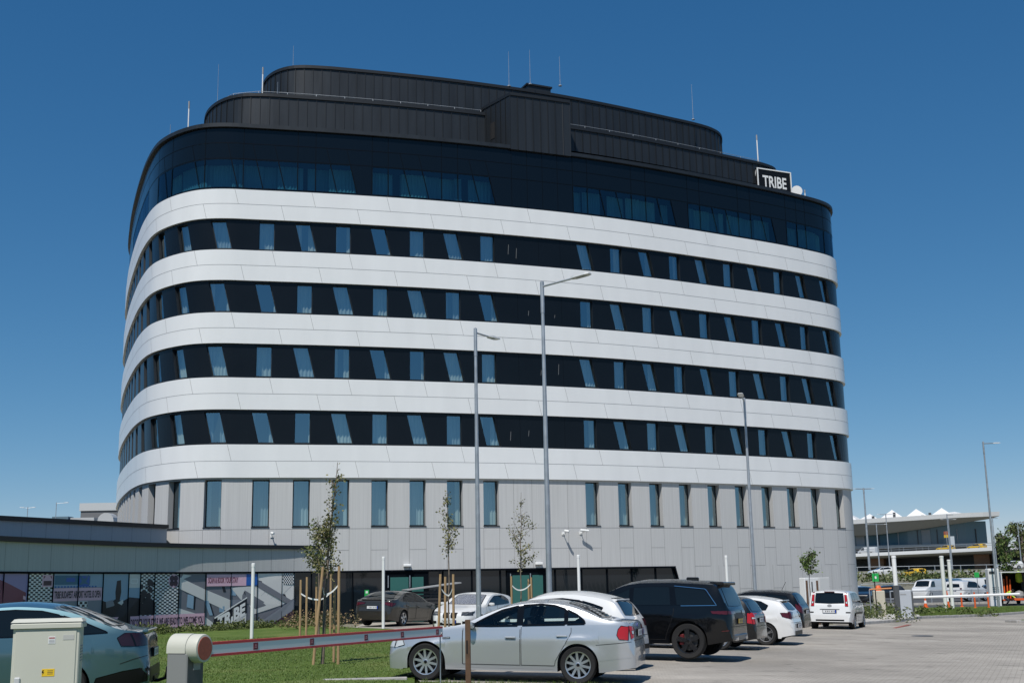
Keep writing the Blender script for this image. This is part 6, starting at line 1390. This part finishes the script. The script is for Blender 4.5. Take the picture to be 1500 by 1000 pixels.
x, y, z, a = on_deck(41.5, -8.5); t = thing('direction_sign', (x, y, z), 'small red and yellow sign beside a white panel on the elevated road', 'sign', radians(a)); mb = MB(); mb.tube([(0, 0, 0), (0, 0, 5)], .08, M_STEEL, 6); mb.build('pole', t); mb = MB(); mb.box((0, 0, 4.5), (1.3, .1, .8), mat('sign_brown', (.35, .10, .05), .6)); mb.box((0, 0, 3.75), (1.3, .1, .65), M_YELLOW); mb.box((1.3, .3, 2.4), (1.1, .1, 2.6), mat('panel_white', (.6, .65, .68), .5)); mb.build('sign_panel', t)

TMP = Path(spline([Vector(p) for p in ((52, 352), (75, 340), (95, 331), (111, 325.5), (120, 323), (126.5, 324))], 6), False, 0); tl = thing('terminal_building', (100, 335, 2), 'long airport terminal with a thin wing like roof and white folded peaks', 'building')
rz_ = lambda s: 15.6 + 2.1 * (s / TMP.L) ** 1.3
L_ = TMP.L - 4; mb = MB(); n = 36
for i in range(n):
    a, b = TMP.L * i / n, TMP.L * (i + 1) / n; ed = lambda s: max(0, (s - TMP.L * .62) / (TMP.L * .38)); k = lambda s, z, o: TMP.pt(s, z, o)
    zf = lambda s: rz_(s) - 1.15; 
    mb.face([k(a, zf(a), 6), k(b, zf(b), 6), k(b, rz_(b), 6.2), k(a, rz_(a), 6.2)], M_FARW); mb.face([k(a, rz_(a), 6.2), k(b, rz_(b), 6.2), k(b, rz_(b) + .3, -40), k(a, rz_(a) + .3, -40)], M_FARW)
part(mb, 'roof', tl); mb = MB()
for i in range(n):
    a, b = TMP.L * i / n, TMP.L * (i + 1) / n; lo = lambda s: 12.5 + ed(s) ** 1.2 * 3.6
    mb.face([k(a, lo(a), 2.5), k(b, lo(b), 2.5), k(b, zf(b), 6), k(a, zf(a), 6)], mat('soffit_grey', (.33, .335, .345), .6)); mb.face([k(a, lo(a), -12), k(b, lo(b), -12), k(b, lo(b), 2.5), k(a, lo(a), 2.5)], M_FARG)
part(mb, 'soffit', tl); mb = MB(); quad(mb, TMP, 0, TMP.L - .5, 9.6, 0, TMP.L - .5, 15.5, M_FARGL, 0, 3); part(mb, 'glazing', tl); mb = MB()
for s in range(2, int(TMP.L) - 1, 5): block(mb, TMP, s - .12, s + .12, 9.6, 13.5, 0, .2, M_FARD if s % 3 else M_FARG, 5)
for s in (22, 46, 63): block(mb, TMP, s, s + 2.2, 9.6, 13.5, 0, .5, M_FARG, 5)
part(mb, 'glazing_frame', tl); mb = MB(); block(mb, TMP, 0, L_, 9.0, 9.7, -.2, 1.0, mat('ledge_grey', (.48, .48, .47), .6), 3); part(mb, 'ledge', tl); mb = MB(); quad(mb, TMP, 0, L_, 2.0, 0, L_, 9.2, mat('lower_grey', (.13, .135, .145), .5), -.5, 3)
for s in range(3, int(L_), 6): block(mb, TMP, s - .2, s + .2, 2, 9.0, -.5, -.2, M_FARG, 5)
part(mb, 'lower_storey', tl)
M_PEAK = mat('membrane_white', (.72, .72, .71), .6); mb = MB(); s = 40.0
for wd, ht in ((6.4, 2.5), (6.0, 1.9), (6.9, 2.7), (6.6, 2.6), (6.8, 2.5), (7.5, 1.2)):
    zb = 15.9 + .02 * s; A = [k(s, zb, -4), k(s + wd, zb, -4), k(s + wd, zb, -34), k(s, zb, -34)]; t1, t2 = k(s + wd / 2, zb + ht, -9), k(s + wd / 2, zb + ht * .8, -30); mb.face([A[0], A[1], t1], M_PEAK); mb.face([A[1], A[2], t2, t1], M_PEAK); mb.face([A[3], A[0], t1, t2], M_PEAK); mb.face([A[2], A[3], t2], M_PEAK); s += wd - .1
part(mb, 'folded_roof', tl)
mb = MB()
for s, h in ((50.3, 1.6), (51.6, 1.0), (53.0, .8), (56, 2.4), (62.0, 1.0), (63.4, 1.4), (65.3, 2.0)): block(mb, TMP, s, s + .7, 16.2, 16.2 + h, -3.6, -2.6, M_FARD if s != 22.5 else M_FARW, 2)
part(mb, 'roof_plant', tl)

# far trees and buildings
def big_tree(x, y, z, h, r, label, seed, n=1100, leaf=.55, m=M_SHRUB):
    rr = random.Random(seed); t = thing('broadleaf_tree', (x, y, z), label, 'tree', 0, 'trees by the terminal'); mb = MB(); mb.tube([(0, 0, 0), (.1, 0, h * .5), (0, .1, h * .85)], [.3, .22, .08], M_BARK, 8); V = []; F = []
    cl = [(Vector((rr.uniform(-.6, .6) * r, rr.uniform(-.6, .6) * r, h * rr.uniform(.35, .88))), r * rr.uniform(.3, .55)) for _ in range(16)]
    for c, q in cl: mb.tube([(0, 0, h * .35), c], [.12, .04], M_BARK, 5)
    mb.build('trunk', t)
    for i in range(n):
        c, q = rr.choice(cl); d = Vector((rr.gauss(0, 1), rr.gauss(0, 1), rr.gauss(0, 1))).normalized(); p = c + d * q * rr.random() ** .4; d2 = Vector((rr.uniform(-1, 1), rr.uniform(-1, 1), rr.uniform(-1, .6))).normalized(); w = d2.cross(d + Vector((.1, .2, .3))).normalized(); s = leaf * rr.uniform(.5, 1.2); b = len(V)
        V += [p, p + d2 * s * .5 + w * s * .35, p + d2 * s, p + d2 * s * .5 - w * s * .35]; F.append((b, b + 1, b + 2, b + 3))
    mb = MB(); mb.mesh(V, F, m); mb.build('crown', t)
big_tree(107.6, 258, 1.5, 12.0, 2.7, 'dark dense tree at the right edge beyond the elevated road', 1); big_tree(112, 268, 1.5, 10.5, 2.4, 'dark tree cut by the right edge, beyond the bus', 2); big_tree(104.6, 262, 2, 8.6, 1.9, 'smaller dark tree under the tip of the terminal roof', 3)
tree(43.5, 108, 6.6, 'tall thin roadside tree above the open van', 19, [(2.6, 1.0, .8, 0, 0, 1), (4.2, 1.0, .8, 0, 0, 1), (5.6, .8, .9, 0, 0, .9)], M_LEAF3, 900, .07, (.2, 0), .26, z=-.65)
t = thing('office_block', (-63, 212, 0), 'grey block with a pale top, far off left of the hotel', 'building'); mb = MB(); mb.box((0, 0, 7.5), (22, 14, 15.0), mat('block_grey', (.15, .155, .165), .7)); mb.build('wall', t); mb = MB(); mb.box((0, 0, 15.65), (22.4, 14.4, 1.3), mat('block_pale', (.50, .52, .53), .6)); mb.build('top_storey', t)
mb = MB()
for a, b in (((-8.5, -7.1, 11.6), (-4.2, -7.1, 11.6)), ((-4.2, -7.1, 11.6), (-4.2, -7.1, 8))): mb.tube([a, b], .1, M_FARW, 6)
mb.build('pipe', t)
t = thing('roof_mast', (-50.5, 190, 13), 'lattice mast on the far grey block left of the hotel', 'mast'); t.location = (-61.3, 207, 16.3); mb = MB()
for dx in (-.3, .3): mb.tube([(dx, 0, 0), (dx * .5, 0, 5.2)], .05, M_STEEL, 5)
for k in range(6): mb.tube([(-.3, 0, k * .8), (.27, 0, k * .8 + .8)], .035, M_STEEL, 5)
mb.tube([(-2.4, 0, .0), (-2.4, 0, 1.4)], .05, M_STEEL, 5); mb.build('lattice', t)
t = thing('flat_roofed_building', (-60, 165, 0), 'low building with roof plant beyond the annex at left', 'building'); mb = MB(); mb.box((0, 0, 5.2), (34, 12, 10.4), M_FARG); mb.build('wall', t); mb = MB(); mb.box((-1.6, -1, 11.0), (2.2, 2, 1.2), mat('plant_blue', (.10, .16, .20), .6)); mb.box((1.4, -1, 10.9), (3.2, 2, 1.0), mat('plant_white', (.42, .43, .43), .6)); mb.lathe([(1.1, -1.1), (1.1, 1.1), (0, 1.1)], MATS['plant_white'], (4.6, -1, 10.9), 'Y', 14); mb.box((9.0, -1, 10.7), (5, 1, .5), MATS['plant_white']); mb.build('roof_plant', t)
lamp_post(-61.6, 152, 12.2, (.5, .1), .05, 'far lamp post above the annex roof, with two short arms', .07, True, z=0, group='far lamp posts'); lamp_post(-58.0, 152, 12.7, (1.3, .2), .1, 'far lamp post above the annex roof, with one long arm', .07, z=0, group='far lamp posts')
